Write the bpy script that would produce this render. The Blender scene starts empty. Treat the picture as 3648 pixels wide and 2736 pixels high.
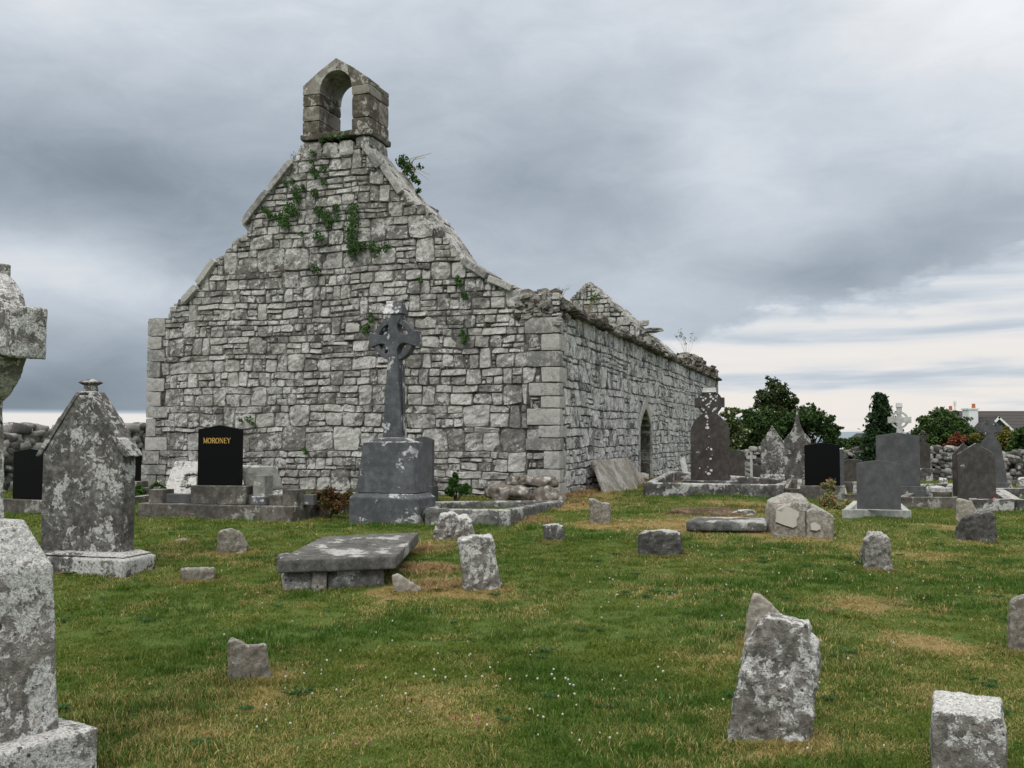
import bpy, bmesh, math, random
import numpy as np
from mathutils import Vector, noise, geometry

# ------------------------------------------------------------------ camera
F = 3546.7; HY = 1555.0
PITCH = math.atan((HY - 1368.0) / F)
scn = bpy.context.scene
COL = scn.collection
cam_d = bpy.data.cameras.new("camera"); cam = bpy.data.objects.new("camera", cam_d); COL.objects.link(cam)
cam_d.lens = 35.0; cam_d.sensor_width = 36.0; cam_d.clip_start = 0.05; cam_d.clip_end = 40000
EYE = 1.6
cam.location = (0, 0, EYE); cam.rotation_euler = (math.radians(90) + PITCH, 0, 0)
scn.camera = cam
scn.view_settings.view_transform = 'Standard'; scn.view_settings.look = 'None'
scn.view_settings.gamma = 1.0; scn.view_settings.exposure = 0.14
scn.cycles.max_bounces = 6

def lin(c):
    c = c / 255.0
    return c / 12.92 if c <= .04045 else ((c + .055) / 1.055) ** 2.4
def srgb(r, g, b): return (lin(r), lin(g), lin(b), 1)

# ------------------------------------------------------------------ node helpers
class NT:
    def __init__(s, nt): s.nt = nt
    def n(s, typ, ins=None, **kw):
        nd = s.nt.nodes.new(typ)
        for k, v in kw.items(): setattr(nd, k, v)
        for k, v in (ins or {}).items():
            sock = nd.inputs[k]
            if isinstance(v, bpy.types.NodeSocket): s.nt.links.new(v, sock)
            else: sock.default_value = v
        return nd
    def m(s, op, a, b=None, c=None, clamp=False):
        ins = {0: a}
        if b is not None: ins[1] = b
        if c is not None: ins[2] = c
        nd = s.n('ShaderNodeMath', ins, operation=op); nd.use_clamp = clamp
        return nd.outputs[0]
    def smooth(s, v, a, b, o0=0.0, o1=1.0):
        return s.n('ShaderNodeMapRange', {0: v, 1: a, 2: b, 3: o0, 4: o1}, interpolation_type='SMOOTHSTEP').outputs[0]
    def noise(s, vec, scale, detail=4, rough=.55, dist=0.0):
        return s.n('ShaderNodeTexNoise', {'Vector': vec, 'Scale': scale, 'Detail': detail, 'Roughness': rough, 'Distortion': dist}).outputs[0]
    def mix(s, f, a, b, mode='MIX'):
        nd = s.n('ShaderNodeMix', data_type='RGBA', blend_type=mode)
        for i, v in ((0, f), (6, a), (7, b)):
            if isinstance(v, bpy.types.NodeSocket): s.nt.links.new(v, nd.inputs[i])
            else: nd.inputs[i].default_value = v
        return nd.outputs[2]
    def ramp(s, v, stops, interp='LINEAR'):
        nd = s.n('ShaderNodeValToRGB', {0: v}); cr = nd.color_ramp; cr.interpolation = interp
        while len(cr.elements) < len(stops): cr.elements.new(.5)
        for e, (p, c) in zip(cr.elements, stops):
            e.position = p; e.color = c if isinstance(c, tuple) else (c, c, c, 1)
        return nd.outputs[0]

# ------------------------------------------------------------------ world: overcast evening sky
SUN_EL = math.radians(42); SUN_AZ = math.radians(200)   # soft light from behind the camera, slightly left
world = bpy.data.worlds.new("World"); scn.world = world; world.use_nodes = True
wt = NT(world.node_tree); world.node_tree.nodes.clear()
vec = wt.n('ShaderNodeTexCoord').outputs['Generated']
sp = wt.n('ShaderNodeSeparateXYZ', {0: vec}).outputs
az0 = wt.m('ARCTAN2', sp[0], sp[1]); el0 = wt.m('ARCSINE', sp[2])
wv = wt.n('ShaderNodeCombineXYZ', {0: az0, 1: wt.m('MULTIPLY', el0, 2.2), 2: 0.0}).outputs[0]
w1 = wt.n('ShaderNodeTexNoise', {'Vector': wv, 'Scale': 5.0, 'Detail': 5.0, 'Roughness': .5}).outputs[1]
wsep = wt.n('ShaderNodeSeparateXYZ', {0: w1}).outputs
az = wt.m('ADD', az0, wt.m('MULTIPLY', wt.m('SUBTRACT', wsep[0], .5), .13))
el = wt.m('ADD', el0, wt.m('MULTIPLY', wt.m('SUBTRACT', wsep[1], .5), .055))
L = wt.m('ADD', wt.m('MULTIPLY', wt.m('SUBTRACT', wt.noise(wv, 3.0, 9, .60), .5), .17), wt.m('MULTIPLY_ADD', wt.m('SUBTRACT', wt.noise(wv, 10.0, 8, .62, .6), .5), .13, .70))
for cx, cy, sx, sy, a in [(900, -60, 2600, 230, .085), (3600, 0, 420, 300, .20), (150, 640, 480, 190, -.12), (760, 800, 520, 230, -.085),
                          (1750, 640, 800, 150, -.05), (2020, 640, 330, 190, -.06), (170, 960, 330, 110, .13), (480, 1080, 260, 70, .07),
                          (150, 1440, 700, 105, -.22), (500, 1280, 420, 80, -.09), (2560, 560, 330, 150, .12), (2830, 800, 260, 110, .07),
                          (2960, 1000, 300, 70, -.11), (3330, 870, 380, 110, -.07), (2300, 1060, 400, 110, .02), (3450, 560, 400, 170, .08),
                          (60, 150, 350, 200, .05), (2700, 150, 700, 200, .05)]:
    ca = math.atan((cx - 1824) / F); ce = math.atan((HY - cy) / F)
    gx = wt.m('DIVIDE', wt.m('SUBTRACT', az, ca), sx * .85 / F); gy = wt.m('DIVIDE', wt.m('SUBTRACT', el, ce), sy / F)
    q = wt.m('ADD', wt.m('MULTIPLY', gx, gx), wt.m('MULTIPLY', gy, gy))
    L = wt.m('MULTIPLY_ADD', wt.m('EXPONENT', wt.m('MULTIPLY', q, -.7)), a, L)
# bright band under the cloud edge, right; streaky
edge = wt.m('MULTIPLY_ADD', az, .20, (HY - 1095) / F - .2 * math.atan((2900 - 1824) / F))
eb = wt.m('MULTIPLY_ADD', wt.m('SUBTRACT', wt.noise(wv, 14, 5, .6), .5), .10, wt.m('SUBTRACT', edge, el))
mb_ = wt.m('MULTIPLY', wt.smooth(eb, -.008, .022), wt.smooth(az0, .02, .18))
sv = wt.n('ShaderNodeCombineXYZ', {0: wt.m('MULTIPLY', az0, 4.0), 1: wt.m('MULTIPLY', el0, 45.0), 2: 3.0}).outputs[0]
strata = wt.noise(sv, 1.0, 5, .5, .3)
Lb = wt.m('MULTIPLY_ADD', wt.m('SUBTRACT', strata, .5), -.50, .815)
L = wt.n('ShaderNodeMix', {0: mb_, 2: L, 3: Lb}, data_type='FLOAT').outputs[0]
hz = wt.m('MULTIPLY', wt.smooth(el0, (HY - 1462) / F, (HY - 1486) / F), wt.smooth(az0, .1, -.1))
L = wt.n('ShaderNodeMix', {0: hz, 2: L, 3: .83}, data_type='FLOAT').outputs[0]
skyc = wt.ramp(L, [(0.0, srgb(62, 72, 80)), (.42, srgb(105, 117, 128)), (.55, srgb(138, 150, 161)), (.66, srgb(166, 176, 187)),
                   (.78, srgb(198, 206, 215)), (.87, srgb(222, 225, 229)), (1.0, srgb(242, 246, 249))])
warm = wt.m('MULTIPLY', wt.smooth(el0, .20, .02), wt.smooth(L, .74, .86))
skyc = wt.mix(warm, skyc, srgb(232, 226, 220))
skyc = wt.mix(wt.smooth(el0, .45, .9), skyc, srgb(196, 193, 188))
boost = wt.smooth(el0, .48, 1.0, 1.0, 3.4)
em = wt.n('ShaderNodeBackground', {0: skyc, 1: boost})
nish = wt.n('ShaderNodeTexSky'); nish.sky_type = 'NISHITA'; nish.sun_disc = False
nish.sun_elevation = SUN_EL; nish.sun_rotation = SUN_AZ
bg2 = wt.n('ShaderNodeBackground', {0: nish.outputs[0], 1: .05})
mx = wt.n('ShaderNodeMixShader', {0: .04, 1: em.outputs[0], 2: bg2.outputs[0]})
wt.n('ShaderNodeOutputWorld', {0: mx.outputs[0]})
world.cycles.sampling_method = 'MANUAL'; world.cycles.sample_map_resolution = 512

sun_d = bpy.data.lights.new("sun", 'SUN'); sun = bpy.data.objects.new("sun", sun_d); COL.objects.link(sun)
sun_d.energy = 1.3; sun_d.angle = math.radians(25); sun_d.color = (1, .97, .93)
sd = Vector((math.sin(SUN_AZ) * math.cos(SUN_EL), math.cos(SUN_AZ) * math.cos(SUN_EL), math.sin(SUN_EL)))
sun.rotation_euler = sd.to_track_quat('Z', 'Y').to_euler()
sun.location = (0, -20, 30)

# ------------------------------------------------------------------ projection helpers (photo pixels 3648x2736)
CP, SP_ = math.cos(PITCH), math.sin(PITCH)
def ray(px, py):
    x = (px - 1824) / F; y = -(py - 1368) / F
    return Vector((x, CP - y * SP_, SP_ + y * CP))
def P(px, py, Y):
    r = ray(px, py); k = Y / r.y
    return Vector((r.x * k, Y, EYE + r.z * k))
def sst(t):
    t = min(1, max(0, t)); return t * t * (3 - 2 * t)
def g(X, Y):
    s = .5 * sst(Y / 20) * (1 - .5 * sst((X - 3) / 5))
    r = math.hypot(X, Y - 10)
    if r > 40:
        s -= 26 * sst((r - 40) / 900)
    if r < 45:
        fr = 1 - sst((r - 30) / 15)
        s += fr * (.045 * noise.noise(Vector((X * .55, Y * .55, 3))) + .022 * noise.noise(Vector((X * 1.7, Y * 1.7, 8))))
    return s
def G(px, py):
    r = ray(px, py); lo, Y = 1.5, 1.5
    while Y < 90:
        p = Vector((r.x / r.y * Y, Y, EYE + r.z / r.y * Y))
        if p.z < g(p.x, p.y): break
        Y += .1
    lo, hi = Y - .1, Y
    for _ in range(14):
        m_ = (lo + hi) / 2
        if EYE + r.z / r.y * m_ < g(r.x / r.y * m_, m_): hi = m_
        else: lo = m_
    return Vector((r.x / r.y * hi, hi, g(r.x / r.y * hi, hi)))

RD = Vector((.9502, -.3116, 0)); SD = Vector((.3116, .9502, 0)); UP = Vector((0, 0, 1))

# ------------------------------------------------------------------ object helpers
def tag(o, label=None, cat=None, group=None, kind=None):
    if label: o['label'] = label
    if cat: o['category'] = cat
    if group: o['group'] = group
    if kind: o['kind'] = kind
    return o
def thing(name, loc, label, cat, group=None):
    o = bpy.data.objects.new(name, None); COL.objects.link(o); o.location = loc; o.empty_display_size = .2
    return tag(o, label, cat, group)

class MB:
    def __init__(s): s.v = []; s.f = []; s.mi = []; s.t = []
    def add(s, vs, fs, mi=0, tone=0.5):
        b = len(s.v); s.v.extend([tuple(v) for v in vs]); s.t.extend([tone] * len(vs))
        s.f.extend([tuple(i + b for i in f) for f in fs]); s.mi.extend([mi] * len(fs))
        return s
    def box(s, O, ax, a0, a1, b0, b1, c0, c1, mi=0, tone=.5):
        A, B, C = ax
        vs = [O + A * a + B * b + C * c for c in (c0, c1) for b in (b0, b1) for a in (a0, a1)]
        return s.add(vs, [(0, 2, 3, 1), (4, 5, 7, 6), (0, 1, 5, 4), (2, 6, 7, 3), (0, 4, 6, 2), (1, 3, 7, 5)], mi, tone)
    def frustum(s, O, ax, w0, d0, z0, w1, d1, z1, mi=0, tone=.5):
        A, B, C = ax; vs = []
        for w, d, z in ((w0, d0, z0), (w1, d1, z1)):
            for sa, sb in ((-1, -1), (1, -1), (1, 1), (-1, 1)): vs.append(O + A * (sa * w / 2) + B * (sb * d / 2) + C * z)
        return s.add(vs, [(3, 2, 1, 0), (4, 5, 6, 7), (0, 1, 5, 4), (1, 2, 6, 5), (2, 3, 7, 6), (3, 0, 4, 7)], mi, tone)
    def prism(s, poly, fn, d0, d1, mi=0, tone=.5, scale1=1.0):
        """poly: ccw list of 2D; fn(a,b,d)->Vector"""
        n = len(poly)
        ar = sum(poly[i][0] * poly[(i + 1) % n][1] - poly[(i + 1) % n][0] * poly[i][1] for i in range(n))
        if ar < 0: poly = poly[::-1]
        v0 = [fn(a, b, d0) for a, b in poly]; v1 = [fn(a, b, d1) for a, b in poly]
        tris = geometry.tessellate_polygon([[Vector((a, b, 0)) for a, b in poly]])
        fs = []
        for t in tris:
            a, b, c = t
            pa, pb, pc = poly[a], poly[b], poly[c]
            cr = (pb[0] - pa[0]) * (pc[1] - pa[1]) - (pb[1] - pa[1]) * (pc[0] - pa[0])
            if cr < 0: a, c = c, a
            fs.append((a, b, c)); fs.append((n + c, n + b, n + a))
        for i in range(n):
            j = (i + 1) % n; fs.append((j, i, n + i, n + j))
        return s.add(v0 + v1, fs, mi, tone)
    def build(s, name, mats, parent=None, origin=None, smooth=False, recalc=False):
        if not isinstance(mats, (list, tuple)): mats = [mats]
        if origin is None:
            o3 = np.zeros(3); q = parent
            while q is not None: o3 = o3 + np.array(q.location); q = q.parent
        else: o3 = np.array(origin, dtype=float)
        me = bpy.data.meshes.new(name)
        V = np.array(s.v, dtype=float) - o3
        me.from_pydata(V.tolist(), [], s.f)
        for m in mats: me.materials.append(m)
        me.polygons.foreach_set('material_index', s.mi)
        if smooth: me.polygons.foreach_set('use_smooth', [True] * len(s.f))
        at = me.attributes.new('tone', 'FLOAT', 'POINT'); at.data.foreach_set('value', s.t)
        if recalc:
            bm = bmesh.new(); bm.from_mesh(me); bmesh.ops.recalc_face_normals(bm, faces=bm.faces); bm.to_mesh(me); bm.free()
        me.update()
        o = bpy.data.objects.new(name, me); COL.objects.link(o)
        if parent: o.parent = parent
        elif origin is not None: o.location = origin
        return o

def bevel(o, w=.008, seg=2):
    m = o.modifiers.new('bevel', 'BEVEL'); m.width = w; m.segments = seg; m.limit_method = 'ANGLE'; m.angle_limit = math.radians(25)
    return o
_tex = {}
def clouds(size, depth=3, kind='CLOUDS'):
    k = (size, depth, kind)
    if k not in _tex:
        t = bpy.data.textures.new('t', kind); t.noise_scale = size
        if kind == 'CLOUDS': t.noise_depth = depth
        _tex[k] = t
    return _tex[k]
def weather(o, vox=.02, big=.03, bigs=.15, fine=.008, fines=.03, pits=0):
    m = o.modifiers.new('remesh', 'REMESH'); m.mode = 'VOXEL'; m.voxel_size = vox; m.use_smooth_shade = True
    m = o.modifiers.new('smooth', 'SMOOTH'); m.factor = .5; m.iterations = 1
    for st, si in ((big, bigs), (fine, fines)):
        if st:
            m = o.modifiers.new('displace', 'DISPLACE'); m.texture = clouds(si); m.strength = st; m.mid_level = .5; m.texture_coords = 'LOCAL'
    if pits:
        m = o.modifiers.new('pits', 'DISPLACE'); m.texture = clouds(.09, kind='VORONOI'); m.strength = pits; m.mid_level = .3; m.texture_coords = 'LOCAL'
    return o

_cg = {}
def cubegrid(n):
    if n in _cg: return _cg[n]
    idx = {}; vs = []; fs = []
    def vid(p):
        if p not in idx: idx[p] = len(vs); vs.append([2 * c / n - 1 for c in p])
        return idx[p]
    for ax in range(3):
        for side in (0, n):
            for i in range(n):
                for j in range(n):
                    q = []
                    for (a, b) in ((i, j), (i + 1, j), (i + 1, j + 1), (i, j + 1)):
                        p = [0, 0, 0]; p[ax] = side; p[(ax + 1) % 3] = a; p[(ax + 2) % 3] = b; q.append(vid(tuple(p)))
                    if side == 0: q = q[::-1]
                    fs.append(tuple(q))
    _cg[n] = (np.array(vs), fs); return _cg[n]
def blob(mb, c, half, rnd, ax=None, roundness=.5, amp=.12, n=4, mi=0, tone=None):
    V, fs = cubegrid(n)
    L_ = np.linalg.norm(V, axis=1)[:, None]
    S = V / L_ * 1.12
    W = V * (1 - roundness) + S * roundness
    off = rnd.random() * 100
    out = []
    A, B, C = ax or (Vector((1, 0, 0)), Vector((0, 1, 0)), UP)
    for w in W:
        k = 1 + amp * 2 * noise.noise(Vector((w[0] * .9 + off, w[1] * .9, w[2] * .9 + off))) + amp * .5 * noise.noise(Vector((w[0] * 3 + off, w[1] * 3, w[2] * 3)))
        out.append(c + A * (w[0] * k * half[0]) + B * (w[1] * k * half[1]) + C * (w[2] * k * half[2]))
    mb.add(out, fs, mi, rnd.random() if tone is None else tone)
def rot_axes(rz, rx=0, ry=0):
    from mathutils import Euler
    m = Euler((rx, ry, rz)).to_matrix()
    return (m @ Vector((1, 0, 0)), m @ Vector((0, 1, 0)), m @ Vector((0, 0, 1)))

# ------------------------------------------------------------------ materials
def base_mat(name):
    m = bpy.data.materials.new(name); m.use_nodes = True
    t = NT(m.node_tree); b = m.node_tree.nodes['Principled BSDF']
    b.inputs['Specular IOR Level'].default_value = .25
    return m, t, b
def stone(name, dark, mid, light, lichen=(.50, .49, .46, 1), la=.5, lsc=7.0, sc=1.0, rough=.9, bump=.25, top=0.0, streak=0.0,
          brown=0.0, tonevar=.0, pitsdark=0.0, coord='Object', spots=0.0):
    m, t, b = base_mat(name)
    vec = t.n('ShaderNodeTexCoord').outputs[coord]
    if streak:
        vs = t.n('ShaderNodeMapping', {0: vec, 'Scale': (1.4, 1.4, .55)}).outputs[0]
    else: vs = vec
    n1 = t.noise(vec, 1.6 * sc, 5, .6); n2 = t.noise(vec, 9 * sc, 8, .65); n3 = t.noise(vec, 55 * sc, 5, .6)
    f = t.m('MULTIPLY_ADD', n2, .55, t.m('MULTIPLY_ADD', n1, .35, t.m('MULTIPLY', n3, .25)))
    if tonevar:
        at = t.n('ShaderNodeAttribute', attribute_name='tone').outputs['Fac']
        f = t.m('MULTIPLY_ADD', t.m('SUBTRACT', at, .5), tonevar, f)
    col = t.ramp(f, [(.485, dark), (.575, mid), (.665, light)])
    if brown:
        nb = t.noise(vec, 2.3 * sc, 6, .6)
        col = t.mix(t.smooth(nb, .48, .68, 0, brown), col, (.13, .095, .06, 1))
    ln = t.noise(vs if streak else vec, lsc * sc, 9, .72, .4)
    if top:
        nz = t.n('ShaderNodeSeparateXYZ', {0: t.n('ShaderNodeNewGeometry').outputs['Normal']}).outputs[2]
        ln = t.m('MULTIPLY_ADD', t.smooth(nz, .2, .9), top, ln)
    ln = t.m('MULTIPLY_ADD', t.m('SUBTRACT', t.noise(vec, 2.6, 5, .6), .5), 1.05, ln)
    th = .71 - .28 * la
    lm = t.smooth(ln, th, th + .03)
    lm = t.m('MULTIPLY', lm, t.smooth(n3, .32, .5, .45, 1.0))
    n4 = t.noise(vec, 24 * sc, 6, .7)
    lcol = t.mix(t.smooth(n4, .40, .60), tuple(x * .68 for x in lichen[:3]) + (1,), lichen)
    col = t.mix(t.m('MULTIPLY', lm, t.smooth(n4, .3, .5, .35, .92)), col, lcol)
    if pitsdark:
        dk = t.smooth(t.noise(vec, 3.7 * sc, 8, .7, .6), .55, .61, 0, .38)
        col = t.mix(dk, col, tuple(x * .7 for x in dark[:3]) + (1,))
        og = t.smooth(t.noise(vec, 5.1 * sc, 5, .6, .2), .69, .72, 0, .7)
        col = t.mix(og, col, (.30, .16, .05, 1))
    if spots:
        v = t.n('ShaderNodeTexVoronoi', {'Vector': vec, 'Scale': 9.0 * sc}).outputs[0]
        sz = t.noise(vec, 2.1 * sc, 3, .5)
        sm = t.smooth(t.m('SUBTRACT', t.m('MULTIPLY_ADD', n3, .12, v), t.m('MULTIPLY', t.m('SUBTRACT', sz, .5 - .12 * spots), 1.6)), .02, -.02)
        col = t.mix(sm, col, (.62, .62, .60, 1))
    if pitsdark:
        vd = t.n('ShaderNodeTexVoronoi', {'Vector': vec, 'Scale': 17.0}).outputs[0]
        vs2 = t.m('MULTIPLY', t.m('SUBTRACT', t.noise(vec, 4.3, 3, .5), .47), 1.5)
        col = t.mix(t.smooth(t.m('SUBTRACT', t.m('MULTIPLY_ADD', n3, .2, vd), vs2), .12, .04, 0, .85), col, (.02, .019, .018, 1))
        pv = t.noise(vec, 11 * sc, 4, .7, 1.0)
        col = t.mix(t.smooth(pv, .36, .30, 0, pitsdark), col, (.025, .022, .02, 1))
    t.nt.links.new(col, b.inputs['Base Color']); b.inputs['Roughness'].default_value = rough
    if bump:
        h = t.m('MULTIPLY_ADD', n2, .6, t.m('MULTIPLY_ADD', n3, .3, t.m('MULTIPLY', lm, .12)))
        bp = t.n('ShaderNodeBump', {'Strength': bump * 2, 'Distance': .02, 'Height': h}); t.nt.links.new(bp.outputs[0], b.inputs['Normal'])
    return m
def g4(v, w=1.0): return (v * w, v, v * (2 - w) , 1)
W_ = lambda v: (v * 1.03, v, v * .94, 1)
M = {}
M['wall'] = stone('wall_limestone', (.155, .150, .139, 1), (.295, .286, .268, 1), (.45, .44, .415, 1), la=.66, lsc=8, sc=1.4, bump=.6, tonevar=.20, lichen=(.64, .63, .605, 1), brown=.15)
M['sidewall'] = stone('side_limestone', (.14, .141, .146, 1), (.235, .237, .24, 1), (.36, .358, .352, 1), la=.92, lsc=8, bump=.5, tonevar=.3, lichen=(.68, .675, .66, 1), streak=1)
M['mortar'] = stone('dark_joint', W_(.03), W_(.075), W_(.17), la=.3, bump=.5, brown=.4)
M['quoin'] = stone('dressed_limestone', (.18, .177, .17, 1), (.30, .294, .28, 1), (.43, .42, .40, 1), la=.62, lsc=8, sc=1.4, bump=.5, tonevar=.18, brown=.2)
M['bell'] = stone('bellcote_stone', (.075, .064, .05, 1), (.14, .124, .10, 1), (.25, .235, .205, 1), la=.48, lsc=6, bump=.4, tonevar=.25, spots=.0)
M['rubble'] = stone('rubble', (.06, .052, .042, 1), (.125, .115, .10, 1), (.24, .225, .20, 1), la=.3, lsc=9, bump=.6, tonevar=.4, brown=.4)
M['drywall'] = stone('field_stone', W_(.07), W_(.15), W_(.27), la=.34, lsc=7, bump=.5, tonevar=.45)
M['core'] = stone('dark_core', W_(.015), W_(.03), W_(.05), la=0, bump=.3)
M['standing'] = stone('weathered_stone', (.13, .12, .107, 1), (.24, .225, .205, 1), (.38, .36, .33, 1), la=.64, lsc=8, sc=2.8, bump=.6, top=.12, pitsdark=.8, lichen=(.55, .55, .53, 1))
M['standing2'] = stone('weathered_brownish', (.13, .117, .095, 1), (.23, .21, .175, 1), (.36, .335, .29, 1), la=.50, lsc=8, sc=2.8, bump=.6, top=.12, pitsdark=.5)
M['pale'] = stone('pale_stone', (.20, .18, .15, 1), (.30, .275, .235, 1), (.42, .40, .35, 1), la=.3, lsc=6, sc=1.5, bump=.45, top=.1)
M['darkrock'] = stone('dark_rock', W_(.035), W_(.075), W_(.14), la=.22, lsc=8, sc=1.5, bump=.6, top=.08)
M['lichen'] = stone('lichened_stone', (.105, .098, .088, 1), (.20, .188, .168, 1), (.33, .312, .285, 1), la=.80, lsc=8, sc=2.2, bump=.6, top=.14, lichen=(.72, .72, .70, 1), pitsdark=.85)
M['tomb'] = stone('old_tomb', W_(.05), W_(.10), W_(.20), la=.60, lsc=8, sc=2.0, bump=.45, top=.12, lichen=(.58, .58, .56, 1), brown=.2)
M['slabgrey'] = stone('slab_grey', (.06, .06, .058, 1), (.115, .115, .11, 1), (.19, .19, .18, 1), la=.36, lsc=5, sc=1.3, bump=.4, top=.10, lichen=(.48, .48, .46, 1))
M['cross'] = stone('blue_grey_limestone', (.060, .064, .071, 1), (.085, .090, .099, 1), (.125, .131, .142, 1), la=.30, lsc=7, bump=.12, top=.12, lichen=(.60, .61, .61, 1), rough=.6, spots=0)
M['grey'] = stone('smooth_grey', (.062, .064, .067, 1), (.082, .084, .087, 1), (.105, .107, .11, 1), la=.0, bump=.05, rough=.6, lsc=6, sc=.8)
M['brown'] = stone('brown_grey', (.042, .038, .034, 1), (.062, .056, .05, 1), (.09, .083, .075, 1), la=.06, bump=.1, rough=.7, sc=1.2, lichen=(.55, .55, .55, 1), top=.25, spots=.0)
M['brownspots'] = stone('brown_grey_spotted', (.036, .031, .028, 1), (.052, .046, .042, 1), (.078, .07, .064, 1), la=.03, bump=.12, rough=.75, sc=1.2, lichen=(.6, .6, .6, 1), top=.3, spots=.0)
M['concrete'] = stone('weathered_concrete', (.055, .05, .043, 1), (.095, .088, .077, 1), (.16, .15, .135, 1), la=.2, lsc=5, bump=.3, top=.1, brown=.3, lichen=(.36, .36, .34, 1))
M['paleconc'] = stone('pale_concrete', (.26, .265, .25, 1), (.36, .365, .345, 1), (.45, .45, .43, 1), la=.1, bump=.1, brown=.0)
M['kerbwhite'] = stone('lichened_kerb', W_(.04), W_(.08), W_(.15), la=.46, lsc=5, bump=.4, top=.14, lichen=(.52, .52, .50, 1))
M['whitish'] = stone('whitish_marble', (.32, .32, .31, 1), (.42, .42, .41, 1), (.55, .55, .54, 1), la=.3, bump=.2, lsc=8)
def plain(name, col, rough=.5, spec=.3, nz=.0):
    m, t, b = base_mat(name)
    c = col
    if nz:
        v = t.n('ShaderNodeTexCoord').outputs['Object']; n = t.noise(v, 12, 6, .6)
        c = t.mix(n, tuple(x * (1 - nz) for x in col[:3]) + (1,), tuple(min(1, x * (1 + nz)) for x in col[:3]) + (1,))
        t.nt.links.new(c, b.inputs['Base Color'])
    else: b.inputs['Base Color'].default_value = col
    b.inputs['Roughness'].default_value = rough; b.inputs['Specular IOR Level'].default_value = spec
    return m
M['black'] = plain('polished_black', (.004, .004, .0045, 1), .35, .12)
M['gold'] = plain('gold_lettering', (.55, .36, .10, 1), .45, .4)
M['patch'] = plain('pale_patch', (.34, .33, .285, 1), .9, .2, .15)
M['bark'] = plain('bark', (.10, .075, .05, 1), .9, .2, .4)
M['straw'] = plain('dry_stem', (.30, .23, .12, 1), .9, .2, .3)
M['render_w'] = plain('white_render', (.72, .74, .76, 1), .8, .2, .04)
M['clay'] = plain('terracotta', (.42, .11, .05, 1), .8, .2, .2)
M['metal'] = plain('aerial_metal', (.3, .3, .3, 1), .5, .4)
M['redglass'] = plain('red_lantern', (.5, .02, .02, 1), .3, .5)
M['soil'] = stone('bare_earth', (.05, .032, .02, 1), (.10, .068, .04, 1), (.2, .15, .09, 1), la=.2, lichen=(.3, .24, .14, 1), bump=.8, sc=3)
def leafmat(name, c0, c1, c2=None, rough=.55, frac=.8, instancer=False):
    m, t, b = base_mat(name)
    at = t.n('ShaderNodeAttribute', attribute_name='tone').outputs['Fac']
    stops = [(0.0, c0), (frac if c2 else 1.0, c1)]
    if c2: stops += [(min(.99, frac + .04), c2), (1.0, c2)]
    col = t.ramp(at, stops)
    v = t.n('ShaderNodeTexCoord').outputs['Object']
    col = t.mix(1.0, col, t.ramp(t.noise(v, 1.5, 3, .5), [(.3, .6), (.7, 1.3)]), 'MULTIPLY')
    t.nt.links.new(col, b.inputs['Base Color']); b.inputs['Roughness'].default_value = rough
    tr = t.n('ShaderNodeBsdfTranslucent', {0: col}); mx = t.n('ShaderNodeMixShader', {0: .25, 1: b.outputs[0], 2: tr.outputs[0]})
    t.nt.links.new(mx.outputs[0], t.nt.nodes['Material Output'].inputs[0])
    return m
M['ivy'] = leafmat('ivy_leaf', (.02, .055, .012, 1), (.07, .14, .03, 1))
M['fern'] = leafmat('herb_leaf', (.025, .07, .015, 1), (.07, .15, .03, 1))
M['hedge'] = leafmat('hedge_leaf', (.022, .05, .014, 1), (.075, .135, .035, 1))
M['elder'] = leafmat('elder_leaf', (.03, .06, .012, 1), (.11, .16, .035, 1), (.55, .56, .40, 1), frac=.80)
M['tree'] = leafmat('tree_leaf', (.03, .05, .018, 1), (.08, .12, .035, 1))
M['conif'] = leafmat('conifer_leaf', (.012, .035, .014, 1), (.045, .085, .03, 1))
M['cedar'] = leafmat('cypress_leaf', (.02, .05, .014, 1), (.09, .15, .035, 1))
M['russet'] = leafmat('russet_leaf', (.12, .035, .02, 1), (.28, .10, .05, 1))
M['yellow'] = leafmat('yellowish_leaf', (.10, .11, .02, 1), (.24, .22, .05, 1))
M['varieg'] = leafmat('variegated_leaf', (.14, .13, .04, 1), (.30, .32, .15, 1), (.30, .13, .07, 1), frac=.78)
M['heather'] = leafmat('heather_leaf', (.06, .025, .012, 1), (.17, .07, .03, 1), (.06, .11, .02, 1), frac=.72)
M['twig'] = leafmat('twig_leaf', (.08, .11, .03, 1), (.2, .24, .1, 1))

# roof
m, t, b = base_mat('roof_tiles')
v = t.n('ShaderNodeTexCoord').outputs['Object']
z_ = t.n('ShaderNodeSeparateXYZ', {0: v}).outputs[2]
saw = t.m('FRACT', t.m('MULTIPLY', z_, 6.2))
col = t.mix(t.smooth(saw, .0, .22), (.01, .01, .01, 1), t.mix(t.noise(v, 6, 5, .6), (.035, .03, .03, 1), (.075, .068, .065, 1)))
t.nt.links.new(col, b.inputs['Base Color']); b.inputs['Roughness'].default_value = .8
M['roof'] = m

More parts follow.
